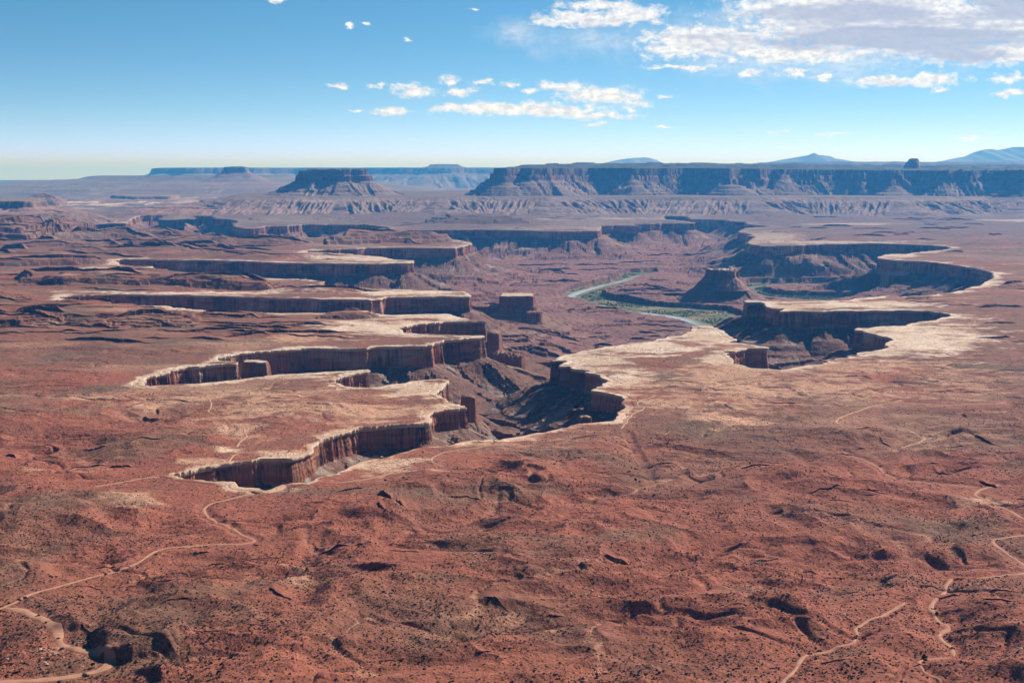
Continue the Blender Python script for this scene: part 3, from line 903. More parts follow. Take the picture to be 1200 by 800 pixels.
# ------------------------------------------------------------------ cliffs: rim slab and face along the traced rim
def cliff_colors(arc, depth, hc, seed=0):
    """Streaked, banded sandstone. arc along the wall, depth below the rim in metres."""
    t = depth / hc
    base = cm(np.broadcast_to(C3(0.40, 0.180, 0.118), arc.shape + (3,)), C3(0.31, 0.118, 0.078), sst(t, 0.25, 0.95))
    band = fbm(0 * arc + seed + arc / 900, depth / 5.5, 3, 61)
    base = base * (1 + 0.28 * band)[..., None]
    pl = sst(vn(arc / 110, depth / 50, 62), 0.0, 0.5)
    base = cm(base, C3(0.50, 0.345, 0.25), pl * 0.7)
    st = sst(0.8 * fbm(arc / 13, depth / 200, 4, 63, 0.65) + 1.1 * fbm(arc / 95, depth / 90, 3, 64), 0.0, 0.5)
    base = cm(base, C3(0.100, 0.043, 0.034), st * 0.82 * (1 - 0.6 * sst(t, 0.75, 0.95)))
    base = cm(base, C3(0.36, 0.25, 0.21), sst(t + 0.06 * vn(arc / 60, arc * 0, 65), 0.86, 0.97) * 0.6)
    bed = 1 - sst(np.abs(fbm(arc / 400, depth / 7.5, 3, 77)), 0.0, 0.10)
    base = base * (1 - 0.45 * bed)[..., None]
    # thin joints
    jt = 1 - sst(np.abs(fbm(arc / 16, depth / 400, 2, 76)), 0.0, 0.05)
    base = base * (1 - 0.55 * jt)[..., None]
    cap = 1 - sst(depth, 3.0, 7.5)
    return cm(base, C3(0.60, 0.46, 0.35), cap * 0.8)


n = len(ring)
dist_r = np.hypot(ring[:, 0], ring[:, 1])
rs = rowspace(ring[:, 1])
wfl = np.maximum(12, 2.9 * rs)
zr = np.minimum(bench_h(ring[:, 0], ring[:, 1], np.zeros(n), np.full(n, 80.0)), 0) * 0
hc_r = 40 + 13 * sst(ring[:, 1], 1900, 3000) + 11 * vn(arc_r / 420, arc_r * 0, 41)
capH = 4.2 + 3.5 * cellv(arc_r / 55 + vn(arc_r / 80, 0 * arc_r, 60), 66)
rows = []  # (offset into canyon, z, normal set, part)
edge = 0.35 * fbm(arc_r / 5, arc_r * 0, 2, 67)
top_n = fbm(ring[:, 0] / 9, ring[:, 1] / 9, 2, 68)
rows.append((-wfl, zr - 1.6, 1, 0))
rows.append((-wfl * 0.85, zr - 0.5, 1, 0))
rows.append((-wfl * 0.6, zr - 0.1 + 0.2 * top_n, 1, 0))
rows.append((-wfl * 0.3, zr + 0.2 * top_n, 1, 0))
rows.append((-1.5 + 0 * rs, zr + 0.15 + 0.2 * top_n, 0, 0))
rows.append((0.0 + edge, zr + 0.1 + 0.2 * top_n, 0, 0))
rows.append((0.25 + edge, zr - capH * 0.5, 0, 0))
rows.append((-0.2 + edge, zr - capH, 0, 0))
rec = 1.0 + 3.6 * cellv(arc_r / 28 + 1.5 * vn(arc_r / 70, 0 * arc_r, 59), 58)
rows.append((-rec + edge, zr - capH - 1.0, 0, 0))
NLED = len(rows)
NF = 15
blk = (cellv(arc_r / 17.0 + 2.2 * vn(arc_r / 60, arc_r * 0, 69), 70) - 0.5)
for i in range(NF):
    f = i / (NF - 1)
    dz = capH + 1.0 + (hc_r + 16 - capH) * f
    depth = dz
    o = (-rec * (1 - f) + 3.5 * f ** 1.3 + 1.6 * terrace(np.array([f * 3.0]), 1.0, 6)[0] / 3 + blk * (1.7 - 1.0 * f) * math.sin(min(1, f * 4) * math.pi / 2)
         + 2.0 * fbm(arc_r / 60, depth / 50, 3, 73) + 0.7 * fbm(arc_r / 7, depth / 5, 2, 74) + 0.9 * fbm(arc_r / 200, depth / 6.5, 2, 78) + 10 * max(0, f - 0.82) ** 1.0)
    rows.append((o, zr - dz, 0, 1))
OFF = np.array([r[0] for r in rows])
ZZ = np.array([r[1] for r in rows])
NN = np.stack([(N1 if r[2] else N0) for r in rows])
PX = ring[None, :, 0] + NN[:, :, 0] * OFF
PY = ring[None, :, 1] + NN[:, :, 1] * OFF
arc2 = np.broadcast_to(arc_r, ZZ.shape)
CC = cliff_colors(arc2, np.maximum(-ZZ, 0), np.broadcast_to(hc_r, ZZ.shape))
tn = fbm(PX / 30, PY / 24, 3, 75)
capc = cm(np.broadcast_to(WHITE * 0.98, ZZ.shape + (3,)), C3(0.50, 0.35, 0.25), sst(tn, -0.05, 0.6) * 0.7) * (0.78 + 0.22 * sst(np.abs(fbm(PX / 26, PY / 24, 3, 57)), 0, .1))[..., None]
CC[:6] = terrain_color(PX[:6].ravel(), PY[:6].ravel(), 0 * PX[:6].ravel(), np.minimum(OFF[:6], -2.1).ravel(), arc2[:6].ravel(), np.full(PX[:6].size, 110.0), None).reshape(6, -1, 3)
CC[5] = lerp(CC[5], capc[5], 0.35)
CC[6:8] = lerp(CC[6:8], capc[6:8] * 0.9, 0.6)
VV = np.stack([PX, PY, ZZ - drop(PX, PY)], -1)
for s, (label, _) in enumerate(RIM):
    idx = np.nonzero(ring_seg == s)[0]
    idx = np.r_[idx, (idx[-1] + 1) % n]
    mid = idx[len(idx) // 2]
    base = (float(ring[mid, 0]), float(ring[mid, 1]), 0.0)
    e = tag(empty('cliff', base), label, 'cliff', 'cliffs along the canyon rim', 'structure')
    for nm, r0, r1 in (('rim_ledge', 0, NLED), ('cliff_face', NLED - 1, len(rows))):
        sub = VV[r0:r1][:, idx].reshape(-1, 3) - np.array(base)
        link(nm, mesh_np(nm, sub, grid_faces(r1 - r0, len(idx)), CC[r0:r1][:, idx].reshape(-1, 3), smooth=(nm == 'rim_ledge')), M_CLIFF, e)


# ------------------------------------------------------------------ low ledges: broken wedges of dark rock, steep in front, sinking into the ground behind
def ledge(P, hgt, L, label, group, seed, even=False):
    P, _ = resample(P, lambda q: 0.9 * np.hypot(*q) / F)
    if len(P) < 6:
        return
    dist = float(np.hypot(*P[0]))
    s = np.concatenate([[0], np.cumsum(np.hypot(*np.diff(P, axis=0).T))])
    wob = dist / 2600
    P = P + np.stack([0 * s, fbm(s / (38 * wob), 0 * s + seed, 4, 82) * 9 * wob + (cellv(s / (15 * wob) + seed * 31, 84) - .5) * 5 * wob], 1)
    tot = s[-1]
    env = sst(s, 0, 0.22 * tot) * sst(tot - s, 0, 0.22 * tot)
    hh = hgt * env * np.clip(0.85 + 1.9 * fbm(s / (150 * wob), 0 * s + seed * 3, 3, 83), 0.0, 1.0) * (0.85 + 0.2 * cellv(s / (22 * wob) + seed, 85)) if even else hgt * env * np.clip(0.5 + 2.6 * fbm(s / (90 * wob), 0 * s + seed * 3, 3, 83), 0.0, 1.0) * (0.78 + 0.3 * cellv(s / (22 * wob) + seed, 85))
    x, y = P[:, 0], P[:, 1]
    z0 = np.minimum(surf_z(x, y), surf_z(x, y - 3))
    dy = np.array([-1.1, -0.9, -0.6, -0.45, -0.1, 0.0, 0.18, 0.5, 1.0])
    fz = np.array([-0.25, 0.1, 0.42, 0.5, 0.85, 1.0, 0.9, 0.5, -0.12])
    k = np.arange(9)[:, None]
    rough = fbm(s[None] / (7 * wob) + k * 5, k + seed + 0 * s[None], 2, 86)
    yy = y[None] + np.where(k < 5, dy[:, None] * hh[None] * 0.35 + rough * 0.12 * hgt, dy[:, None] * L)
    xx = np.broadcast_to(x, yy.shape)
    gb = np.where(k < 5, z0[None], surf_z(xx, yy))
    zz = gb + fz[:, None] * hh[None] - np.where(k == 8, 0.6, 0) - np.where(k == 0, 0.5, 0)
    top = terrain_color(xx.ravel(), yy.ravel(), zz.ravel(), rsample(SDF, xx.ravel(), yy.ravel(), -430.0), 0 * xx.ravel(), np.full(xx.size, 110.0), None).reshape(9, -1, 3)
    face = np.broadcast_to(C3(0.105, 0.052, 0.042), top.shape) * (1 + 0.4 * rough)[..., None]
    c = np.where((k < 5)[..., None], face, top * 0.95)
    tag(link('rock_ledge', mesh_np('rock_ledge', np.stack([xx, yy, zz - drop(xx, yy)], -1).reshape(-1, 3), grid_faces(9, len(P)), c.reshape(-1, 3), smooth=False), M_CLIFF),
        label, 'ledge', group, 'structure')


lr = np.random.RandomState(5)
for i, (pts, hgt, L) in enumerate(LEDGES):
    far_ = pts[0][1] < 400
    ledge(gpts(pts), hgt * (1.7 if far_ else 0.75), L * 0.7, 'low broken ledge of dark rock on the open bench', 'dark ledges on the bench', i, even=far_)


def auto_ledges(nn, u0, u1, v0, v1, l0, l1, h0, h1, label, group, zlev, ok, seed):
    for i in range(nn):
        u, v = lr.uniform(u0, u1), lr.uniform(v0, v1)
        ln = lr.uniform(l0, l1)
        us = np.linspace(u - ln / 2, u + ln / 2, 7)
        vs = v + np.cumsum(lr.normal(size=7)) * 0.006 * ln + (us - u) * lr.normal() * 0.03
        px_, py_ = ground(us, vs, zlev)
        P = np.stack([px_, py_], 1)
        d = rsample(SDF, P[:, 0], P[:, 1], -430.0)
        f = rsample(FSDF, P[:, 0], P[:, 1], 110.0)
        if not ok(d, f):
            continue
        hgt = lr.uniform(h0, h1)
        ledge(P, hgt, hgt * lr.uniform(4, 9), label, group, seed + i, even=v0 < 400)


bench_ok = lambda d, f: d.max() < -45
floor_ok = lambda d, f: d.min() > 120 and f.min() > 12
auto_ledges(80, -30, 520, 264, 300, 40, 170, 6, 13, 'low broken ledge of dark rock in the far left hills', 'dark ledges in the left hills', 0, bench_ok, 1000)
auto_ledges(95, -30, 440, 300, 402, 40, 190, 3, 8.5, 'low broken ledge of dark rock in the left hills', 'dark ledges in the left hills', 0, bench_ok, 2000)
auto_ledges(170, 540, 1060, 296, 420, 14, 70, 5, 13, 'dark ledge of rock on the canyon floor', 'dark ledges on the canyon floor', -160, floor_ok, 3000)
auto_ledges(60, 480, 1220, 250, 285, 15, 60, 5, 10, 'low dark ledge on the far flats', 'dark ledges on the far flats', 0, bench_ok, 4000)
auto_ledges(45, -20, 1220, 500, 600, 14, 55, 0.9, 2.6, 'low dark ledge on the red plain', 'dark ledges on the red plain', 0, bench_ok, 5000)
auto_ledges(36, -20, 1220, 600, 790, 14, 60, 0.7, 2.0, 'low dark ledge on the nearest red slopes', 'dark ledges on the nearest slopes', 0, bench_ok, 6000)
auto_ledges(40, 940, 1220, 290, 400, 15, 60, 3, 7, 'low dark ledge on the right-hand bench', 'dark ledges on the right bench', 0, bench_ok, 7000)

# ------------------------------------------------------------------ free-standing landforms: height patches with a cliff and talus profile
def landform(name, label, cat, P, prof, base, res=(220, 160), jag=6.0, jscale=60.0, gully=10.0, gscale=60.0, top=2.0, mat=None, kind=None,
             group=None, colors=None, margin=None, topfn=None, blocky=0.0, steps=0.0, apron=0.0):
    P = np.asarray(P, float)
    pd, pz = np.array([p[0] for p in prof], float), np.array([p[1] for p in prof], float)
    mg = pd[-1] if margin is None else margin
    x0, x1, y0, y1 = P[:, 0].min() - mg, P[:, 0].max() + mg, P[:, 1].min() - mg, P[:, 1].max() + mg
    nx, ny = res
    gx, gy = np.meshgrid(np.linspace(x0, x1, nx), np.linspace(y0, y1, ny))
    x, y = gx.ravel(), gy.ravel()
    d, arc = poly_dist(x, y, P)
    dj = d + fbm(x / jscale, y / jscale, 4, 101) * jag
    if blocky:
        dj = dj + (cellv(arc / (jscale * 0.35) + vn(arc / jscale, 0 * arc, 5), 102) - 0.5) * blocky * (np.abs(d) < pd[-1] * 0.3)
    z = np.interp(dj, pd, pz)
    zt, zb = pz[0], pz[-1]
    q = np.clip((zt - z) / max(zt - zb, 1), 0, 1)
    slope = np.abs(np.interp(dj + 3, pd, pz) - np.interp(dj - 3, pd, pz)) / 6
    tal = sst(dj, pd[-1] * 0.04, pd[-1] * 0.40) * (1 - sst(dj, pd[-1] * 0.7, pd[-1]))
    g = ridged(arc / gscale + 0.2 * vn(arc / (gscale * .4), d / gscale, 7), d / (gscale * 8), 2, 103)
    z = z + (g - 0.5) * gully * tal
    if apron:
        ap = sst(ridged(arc / 520 + 0.3 * vn(arc / 200, 0 * arc, 9), 0 * arc, 2, 108), 0.35, 1.0)
        z = z + apron * ap * sst(dj, 8, 50) * (1 - sst(dj, 60, pd[-1] * 0.8))
    if steps:
        z = np.where(dj > pd[-1] * 0.03, lerp(z, terrace(z + 2 * fbm(x / 300, y / 300, 2, 107), steps, 7), 0.6), z)
    z = z + fbm(x / (jscale * 0.7), y / (jscale * 0.7), 4, 104) * top * (dj < 0)
    if topfn is not None:
        z = z + topfn(x, y) * (1 - sst(dj, -2, 2))
    bz = base(x, y) if callable(base) else np.full(x.shape, float(base))
    zz = z.reshape(ny, nx)
    kp = ((zz - bz.reshape(ny, nx)) > -6) & (dj.reshape(ny, nx) < pd[-1])
    keep = kp[:-1, :-1] | kp[1:, :-1] | kp[:-1, 1:] | kp[1:, 1:]
    cl, ta, tp = colors
    nn = fbm(x / jscale, y / jscale, 3, 105)
    bnd = fbm(x / 3000, z / (max(zt - zb, 1) * 0.07), 3, 106)
    c = cm(np.broadcast_to(C3(*ta), x.shape + (3,)), C3(*cl), sst(slope, 0.9, 1.8))
    c = c * (1 + 0.30 * bnd + 0.2 * (g - .5) * tal)[..., None]
    c = cm(c, C3(*tp), (1 - sst(dj, -6, 0)) )
    c = c * (1 + 0.15 * nn)[..., None]
    b = (float(P[:, 0].mean()), float(P[:, 1].mean()), float(zb))
    Vv = np.stack([x, y, z - drop(x, y)], 1) - np.array(b)
    faces = grid_faces(ny, nx, keep)
    # split into the rock cap and the talus apron
    fz = dj[faces].mean(1)
    cut = pd[np.argmax(np.abs(np.diff(pz) / np.maximum(np.diff(pd), .1))) + 1] + 0.02 * pd[-1]
    e = tag(empty(name, b), label, cat, group, kind)
    for nm, sel in (('rock_wall', fz <= cut), ('talus_slope', fz > cut)):
        f = faces[sel]
        if len(f) == 0:
            continue
        used, inv = np.unique(f, return_inverse=True)
        link(nm, mesh_np(nm, Vv[used], inv.reshape(f.shape), c[used], smooth=True), mat or M_CLIFF, e)
    return e


def fp(lst, z=0.0):
    """Footprint from (photo column, distance) pairs."""
    return np.array([((px - 600) / F * (D * CP + 0 * D + (CZ - z) * SP), D) for px, D in lst], float)


CANYON_COL = ((0.21, 0.095, 0.070), (0.24, 0.145, 0.115), (0.56, 0.42, 0.32))
sz = lambda x, y: surf_z(x, y)
BG = 'rock towers and buttes standing in the canyon'
# square butte left of the river
landform('butte', 'flat square-topped dark butte standing alone left of the river bend', 'butte', fp([(586, 4330), (625, 4330), (626, 4440), (588, 4450)], -60),
         [(-30, -45), (0, -45), (3, -78), (8, -82), (12, -100), (60, -135), (150, -168)], sz, (280, 260), 6, 24, 14, 34, 1.5, colors=CANYON_COL, group=BG, blocky=5)
landform('rock_tower', 'dark lower rock shoulder at the right foot of the square butte', 'rock tower', fp([(617, 4270), (634, 4290), (635, 4345), (618, 4345)], -110),
         [(-20, -95), (0, -97), (3, -140), (20, -152), (70, -172)], sz, (150, 150), 3, 16, 5, 25, 3, colors=((0.22, 0.10, 0.08), CANYON_COL[1], (0.25, 0.13, 0.10)), group=BG, blocky=4)
landform('rock_tower', 'low dark ledge block at the left foot of the square butte', 'rock tower', fp([(556, 4380), (588, 4370), (590, 4440), (560, 4450)], -100),
         [(-20, -85), (0, -87), (3, -118), (20, -132), (90, -168)], sz, (170, 150), 3, 16, 5, 25, 3, colors=((0.22, 0.10, 0.08), CANYON_COL[1], (0.28, 0.15, 0.11)), group=BG, blocky=4)
# fins below the middle terrace
landform('rock_fin', 'dark vertical fin with ragged crest below the middle pale terrace', 'rock fin', fp([(577, 3065), (611, 3010), (615, 3045), (580, 3105)], -70),
         [(-8, -58), (0, -62), (3, -108), (12, -118), (60, -150), (120, -170)], sz, (230, 220), 3.5, 12, 8, 25, 7, colors=((0.25, 0.115, 0.085), CANYON_COL[1], (0.30, 0.16, 0.12)), group=BG, blocky=5)
landform('rock_tower', 'pointed rock spire at the right tip of the ragged fin', 'rock tower', fp([(615, 3010), (621, 3008), (621, 3022), (616, 3024)], -100),
         [(-4, -97), (0, -103), (3, -118), (30, -150), (60, -165)], sz, (90, 90), 2, 8, 3, 20, 2, colors=((0.25, 0.115, 0.085), CANYON_COL[1], (0.28, 0.15, 0.11)), group=BG)
landform('rock_tower', 'dark broken tower between the terrace point and the ragged fin', 'rock tower', fp([(571, 3180), (584, 3160), (588, 3220), (574, 3240)], -30),
         [(-10, -20), (0, -24), (3, -70), (15, -85), (60, -130), (100, -160)], sz, (130, 140), 3, 12, 6, 25, 4, colors=((0.25, 0.115, 0.085), CANYON_COL[1], (0.34, 0.20, 0.15)), group=BG, blocky=4)
# stump in the middle finger
landform('rock_tower', 'pale-capped rock stump standing inside the middle canyon finger', 'rock tower', fp([(285, 2562), (292, 2556), (297, 2562), (303, 2548), (311, 2547), (314, 2572), (300, 2590), (287, 2588)], 0),
         [(-14, -1.5), (0, -1.5), (2, -10), (6, -44), (14, -52), (60, -95), (100, -120)], sz, (220, 200), 5, 18, 8, 25, 1, colors=((0.26, 0.12, 0.09), CANYON_COL[1], (0.60, 0.47, 0.36)), group=BG, blocky=3)
landform('rock_tower', 'small dark block beside the lit talus below the stub', 'rock tower', fp([(457, 2390), (463, 2385), (463, 2400), (458, 2405)], -40),
         [(-5, -36), (0, -38), (2, -52), (10, -60), (40, -90)], sz, (80, 80), 2, 8, 3, 15, 2, colors=((0.25, 0.12, 0.09), CANYON_COL[1], (0.42, 0.28, 0.21)), group=BG)
landform('rock_fin', 'tall thin dark fin off the slab point between the near canyons', 'rock fin', fp([(541, 2235), (556, 2225), (558, 2245), (543, 2262)], -15),
         [(-6, -14), (0, -17), (2, -50), (8, -62), (50, -100), (90, -125)], sz, (180, 180), 4.5, 14, 5, 20, 3, colors=((0.23, 0.11, 0.08), CANYON_COL[1], (0.30, 0.17, 0.13)), group=BG, blocky=3)
landform('rock_tower', 'pillar of dark rock at the foot of the red alcove wall', 'rock tower', fp([(677, 2105), (692, 2098), (693, 2116), (679, 2122)], -25),
         [(-6, -26), (0, -28), (2, -56), (8, -64), (40, -90), (60, -110)], sz, (120, 120), 2, 9, 4, 20, 2, colors=((0.28, 0.13, 0.095), CANYON_COL[1], (0.40, 0.26, 0.19)), group=BG, blocky=3)
# white-capped butte by the river
landform('butte', 'white-capped butte with notched top and talus skirt beside the river', 'butte', fp([(829, 5330), (852, 5315), (863, 5345), (862, 5400), (848, 5385), (830, 5400)], -40),
         [(-25, -32), (0, -32), (4, -58), (10, -72), (18, -82), (60, -118), (140, -166)], sz, (280, 260), 6, 26, 20, 45, 2, colors=((0.18, 0.085, 0.066), (0.20, 0.12, 0.10), (0.58, 0.46, 0.37)), group=BG, blocky=18, topfn=lambda x, y: -9 * sst(fbm(x / 30, y / 30, 2, 141), 0.0, 0.3))
landform('rock_tower', 'dark knob at the right shoulder of the white-capped butte', 'rock tower', fp([(852, 5290), (861, 5288), (862, 5310), (853, 5312)], -50),
         [(-10, -32), (0, -36), (4, -62), (20, -75), (60, -115)], sz, (100, 100), 3, 14, 5, 30, 4, colors=((0.24, 0.115, 0.085), (0.27, 0.16, 0.125), (0.40, 0.28, 0.21)), group=BG)

# ---- far mesas
FAR_COL = ((0.125, 0.074, 0.063), (0.205, 0.150, 0.135), (0.065, 0.068, 0.05))
h = height_at
D1 = 11600
bench2 = fp([(268, 12000), (285, 11650), (330, 11500), (400, 11450), (470, 11600), (520, 11400), (575, 11500), (640, 11350), (700, 11650), (760, 11700), (830, 11450), (880, 11350),
             (930, 11600), (990, 11500), (1050, 11300), (1110, 11600), (1160, 11700), (1215, 11300), (1320, 11000), (1330, 14500), (1000, 15500), (560, 15500), (300, 14500)], 100)
landform('mesa', 'low lilac bench with fluted slopes under the buttes, crossing the far plain', 'mesa', bench2,
         [(-60, 146), (0, 143), (30, 134), (220, 92), (236, 85), (400, 44), (412, 39), (680, -6)], 0.0, (1700, 300), 110, 420, 46, 62, 4, M_FAR, steps=10,
         colors=((0.17, 0.105, 0.095), (0.225, 0.160, 0.145), (0.165, 0.125, 0.105)))
landform('butte', 'big dark table butte with notched crest left of centre on the skyline', 'butte',
         fp([(352, 12500), (362, 12300), (400, 12250), (430, 12350), (429, 12700), (400, 12900), (365, 12850)], 300),
         [(-80, 400), (0, 397), (12, 345), (34, 338), (46, 282), (240, 192), (258, 176), (470, 115)], 60, (560, 400), 24, 110, 40, 110, 10, M_FAR, colors=FAR_COL, blocky=30,
         topfn=lambda x, y: -75 * (1 - sst(x / y, (359 - 600) / F * 1.0, (362.5 - 600) / F)) - 22 * (np.abs(x / y * F + 600 - 401) < 1.2) + 9 * (cellv(x / 34, 140) - 0.5))
mesa1 = fp([(582, 12350), (594, 12150), (612, 12300), (620, 12180), (640, 12260), (652, 12500), (690, 12850), (712, 12800), (742, 12560), (760, 12640), (800, 12900), (846, 12560), (856, 12440),
            (868, 12640), (890, 12600), (908, 12800), (918, 12580), (930, 12720), (980, 12850), (1035, 12600), (1046, 12400), (1060, 12520), (1110, 12300), (1165, 12250), (1205, 11750), (1320, 11600),
            (1340, 19000), (1000, 20500), (720, 20000), (640, 15500), (596, 13300)], 400)


def mesa_top(x, y):
    k = sst(y, 12600, 17500)
    return k * 55 + terrace(np.clip(fbm(x / 700, y / 700, 4, 120), 0, 1) * 46, 14, 5) * sst(y, 12700, 13800) - 22 * sst(x / y, 0.12, 0.33)


landform('mesa', 'long blue-shadowed mesa filling the right half of the skyline', 'mesa', mesa1,
         [(-120, 418), (0, 412), (14, 310), (40, 300), (58, 228), (300, 150), (315, 138), (470, 100)], 60, (1800, 480), 62, 420, 52, 85, 3, M_FAR, steps=34, apron=72, colors=FAR_COL, topfn=mesa_top, blocky=22)


def dome(name, label, px, D, pw, ptop, pbase, seed):
    """Rounded slickrock knob with a leaning head."""
    rng = np.random.RandomState(seed)
    z0, z1 = h(pbase, D), h(ptop, D)
    w = pw * D / F / 2
    th, ph = np.linspace(0, 2 * np.pi, 48, endpoint=False), np.linspace(0, 1, 26)
    T, Ph = np.meshgrid(th, ph)
    rad_p = np.interp(Ph, [0, .15, .35, .5, .62, .75, .88, 1], [1.05, 1.0, .86, .70, .62, .56, .40, 0.02])
    nz = 1 + 0.16 * fbm(np.cos(T) * 1.3 + 9, np.sin(T) * 1.3 + Ph * 3, 4, seed) + 0.05 * np.sin(Ph * 40)
    xx = w * rad_p * nz * np.cos(T) + w * 0.42 * np.clip(Ph - .2, 0, 1)
    yy = w * 0.9 * rad_p * nz * np.sin(T)
    zz = (z1 - z0) * np.sin(Ph * np.pi / 2) ** 1.0
    bx, _ = (px - 600) / F * D * 1.0, 0
    i = np.arange(26 * 48).reshape(26, 48)
    f = np.stack([i[:-1], np.roll(i[:-1], -1, 1), np.roll(i[1:], -1, 1), i[1:]], -1).reshape(-1, 4)
    c = np.broadcast_to(C3(0.36, 0.25, 0.21), (26 * 48, 3)) * (1 + 0.25 * np.sin(Ph.ravel() * 34))[:, None]
    o = link(name, mesh_np(name, np.stack([xx, yy, zz], -1).reshape(-1, 3), f, c), M_FAR)
    dd = drop(bx, D)
    o.location = (bx, D, z0 - dd - 8)
    return tag(o, label, 'rock dome')


dome('rock_dome', 'rounded pale slickrock knob leaning right on top of the long mesa', 1064, 13200, 18, 184.5, 196.5, 3)

landform('mesa', 'pale blue distant mesa with long level top behind the table butte', 'mesa',
         fp([(186, 29000), (230, 28500), (290, 28800), (345, 29300), (420, 29500), (500, 28700), (545, 28900), (610, 29300), (620, 36000), (180, 36000)], 300),
         [(-200, h(196.3, 29000)), (0, h(196.6, 29000)), (60, h(203, 29000)), (420, h(209, 29000)), (460, h(211, 29000)), (1100, h(219, 29000)), (1600, 0)], -20, (900, 180), 180, 900, 110, 320, 6, M_FAR,
         colors=((0.13, 0.09, 0.08), (0.17, 0.135, 0.12), (0.10, 0.095, 0.075)))
landform('mesa', 'small flat cap raised on the distant blue mesa right of the table butte', 'mesa', fp([(505, 29600), (537, 29600), (538, 31000), (506, 31000)], 400),
         [(-200, h(192.4, 29600)), (0, h(192.6, 29600)), (60, h(195, 29600)), (420, h(200, 29600))], 200, (160, 80), 60, 500, 20, 200, 4, M_FAR, colors=((0.13, 0.09, 0.08), (0.17, 0.135, 0.12), (0.10, 0.095, 0.075)))
landform('butte', 'cone-shaped blue butte with a flat cap left of the table butte', 'butte', fp([(264, 20000), (288, 20000), (290, 20600), (266, 20600)], 350),
         [(-80, h(195.2, 20000)), (0, h(195.8, 20000)), (30, h(202, 20000)), (330, h(211, 20000)), (420, h(213, 20000)), (900, h(216, 20000)), (2600, -12)], -8, (260, 240), 40, 200, 30, 160, 6, M_FAR, colors=FAR_COL)
landform('mesa', 'low stepped blue plateau on the far left skyline', 'mesa',
         fp([(112, 23000), (150, 22300), (210, 21500), (300, 21000), (335, 21500), (340, 27000), (110, 27000)], 200),
         [(-200, h(206.4, 22000)), (0, h(206.9, 22000)), (260, h(210.5, 22000)), (1200, h(214, 22000)), (1500, h(215.5, 22000)), (3200, h(226, 22000)), (4200, 0)], -10, (420, 200), 200, 700, 60, 260, 12, M_FAR,
         colors=((0.13, 0.09, 0.08), (0.17, 0.135, 0.12), (0.10, 0.095, 0.075)))
landform('mesa', 'thin blue plateau line on the horizon at the left edge', 'mesa', fp([(-150, 36000), (60, 35000), (130, 34000), (200, 34000), (210, 42000), (-150, 42000)], 100),
         [(-200, h(211.0, 36000)), (0, h(211.4, 36000)), (80, h(213, 36000)), (2500, h(217, 36000)), (3000, 0)], -10, (400, 120), 300, 1500, 40, 400, 10, M_FAR, colors=((0.13, 0.09, 0.08), (0.17, 0.135, 0.12), (0.10, 0.095, 0.075)))
landform('mesa', 'small dark terrace in front of the far left plateau', 'mesa', fp([(130, 16500), (160, 15800), (200, 15900), (208, 16700), (140, 17200)], 100),
         [(-80, 68), (0, 64), (20, 30), (300, -8)], 0, (200, 90), 90, 300, 15, 160, 5, M_FAR, colors=((0.22, 0.13, 0.10), (0.28, 0.18, 0.15), (0.24, 0.17, 0.13)))
landform('mesa', 'reddish terrace with level rim and lumpy slopes at the left edge', 'mesa', fp([(-120, 10100), (-20, 9900), (30, 9800), (48, 10000), (40, 10900), (-120, 11300)], 120),
         [(-60, 150), (0, 147), (12, 105), (150, 70), (300, 45), (320, 30), (560, -8)], 0, (420, 200), 70, 260, 50, 110, 4, M_FAR, colors=((0.15, 0.09, 0.075), (0.24, 0.155, 0.135), (0.22, 0.16, 0.13)))
landform('hill', 'lumpy red badland hill below the left edge terrace', 'hill', fp([(40, 9300), (80, 9250), (110, 9500), (80, 9700), (45, 9700)], 50),
         [(-100, 66), (0, 48), (60, 35), (260, -8)], 0, (200, 140), 70, 130, 30, 90, 14, M_FAR, colors=((0.20, 0.125, 0.11), (0.23, 0.15, 0.13), (0.22, 0.145, 0.125)))
landform('hill', 'low dark bump of rock on the plain left of the table butte', 'hill', fp([(40, 14000), (62, 14000), (60, 14300), (42, 14300)], 50),
         [(-60, h(227, 14000)), (0, h(229, 14000)), (120, h(235, 14000)), (200, -6)], 0, (100, 70), 40, 120, 12, 90, 20, M_FAR, colors=((0.22, 0.13, 0.10), (0.25, 0.16, 0.13), (0.22, 0.14, 0.11)))
landform('hill', 'low lilac hill standing on the far plain left of the bench', 'hill', fp([(175, 11700), (250, 11300), (300, 11200), (320, 11600), (240, 12100)], 60),
         [(-150, 66), (0, 52), (20, 40), (330, -6)], 0, (300, 150), 80, 240, 28, 110, 8, M_FAR, colors=((0.27, 0.15, 0.125), (0.30, 0.18, 0.15), (0.28, 0.18, 0.14)))
# right plateau behind the mesa
landform('mesa', 'farthest blue plateau strip under the right-hand mountains', 'mesa', fp([(900, 27000), (1000, 26000), (1350, 25000), (1400, 36000), (900, 36000)], 500),
         [(-200, h(189.5, 26000)), (0, h(190.2, 26000)), (100, h(194, 26000)), (900, h(200, 26000)), (4000, -12)], -8, (500, 160), 300, 1200, 60, 300, 25, M_FAR, colors=((0.13, 0.09, 0.08), (0.17, 0.135, 0.12), (0.10, 0.095, 0.075)))


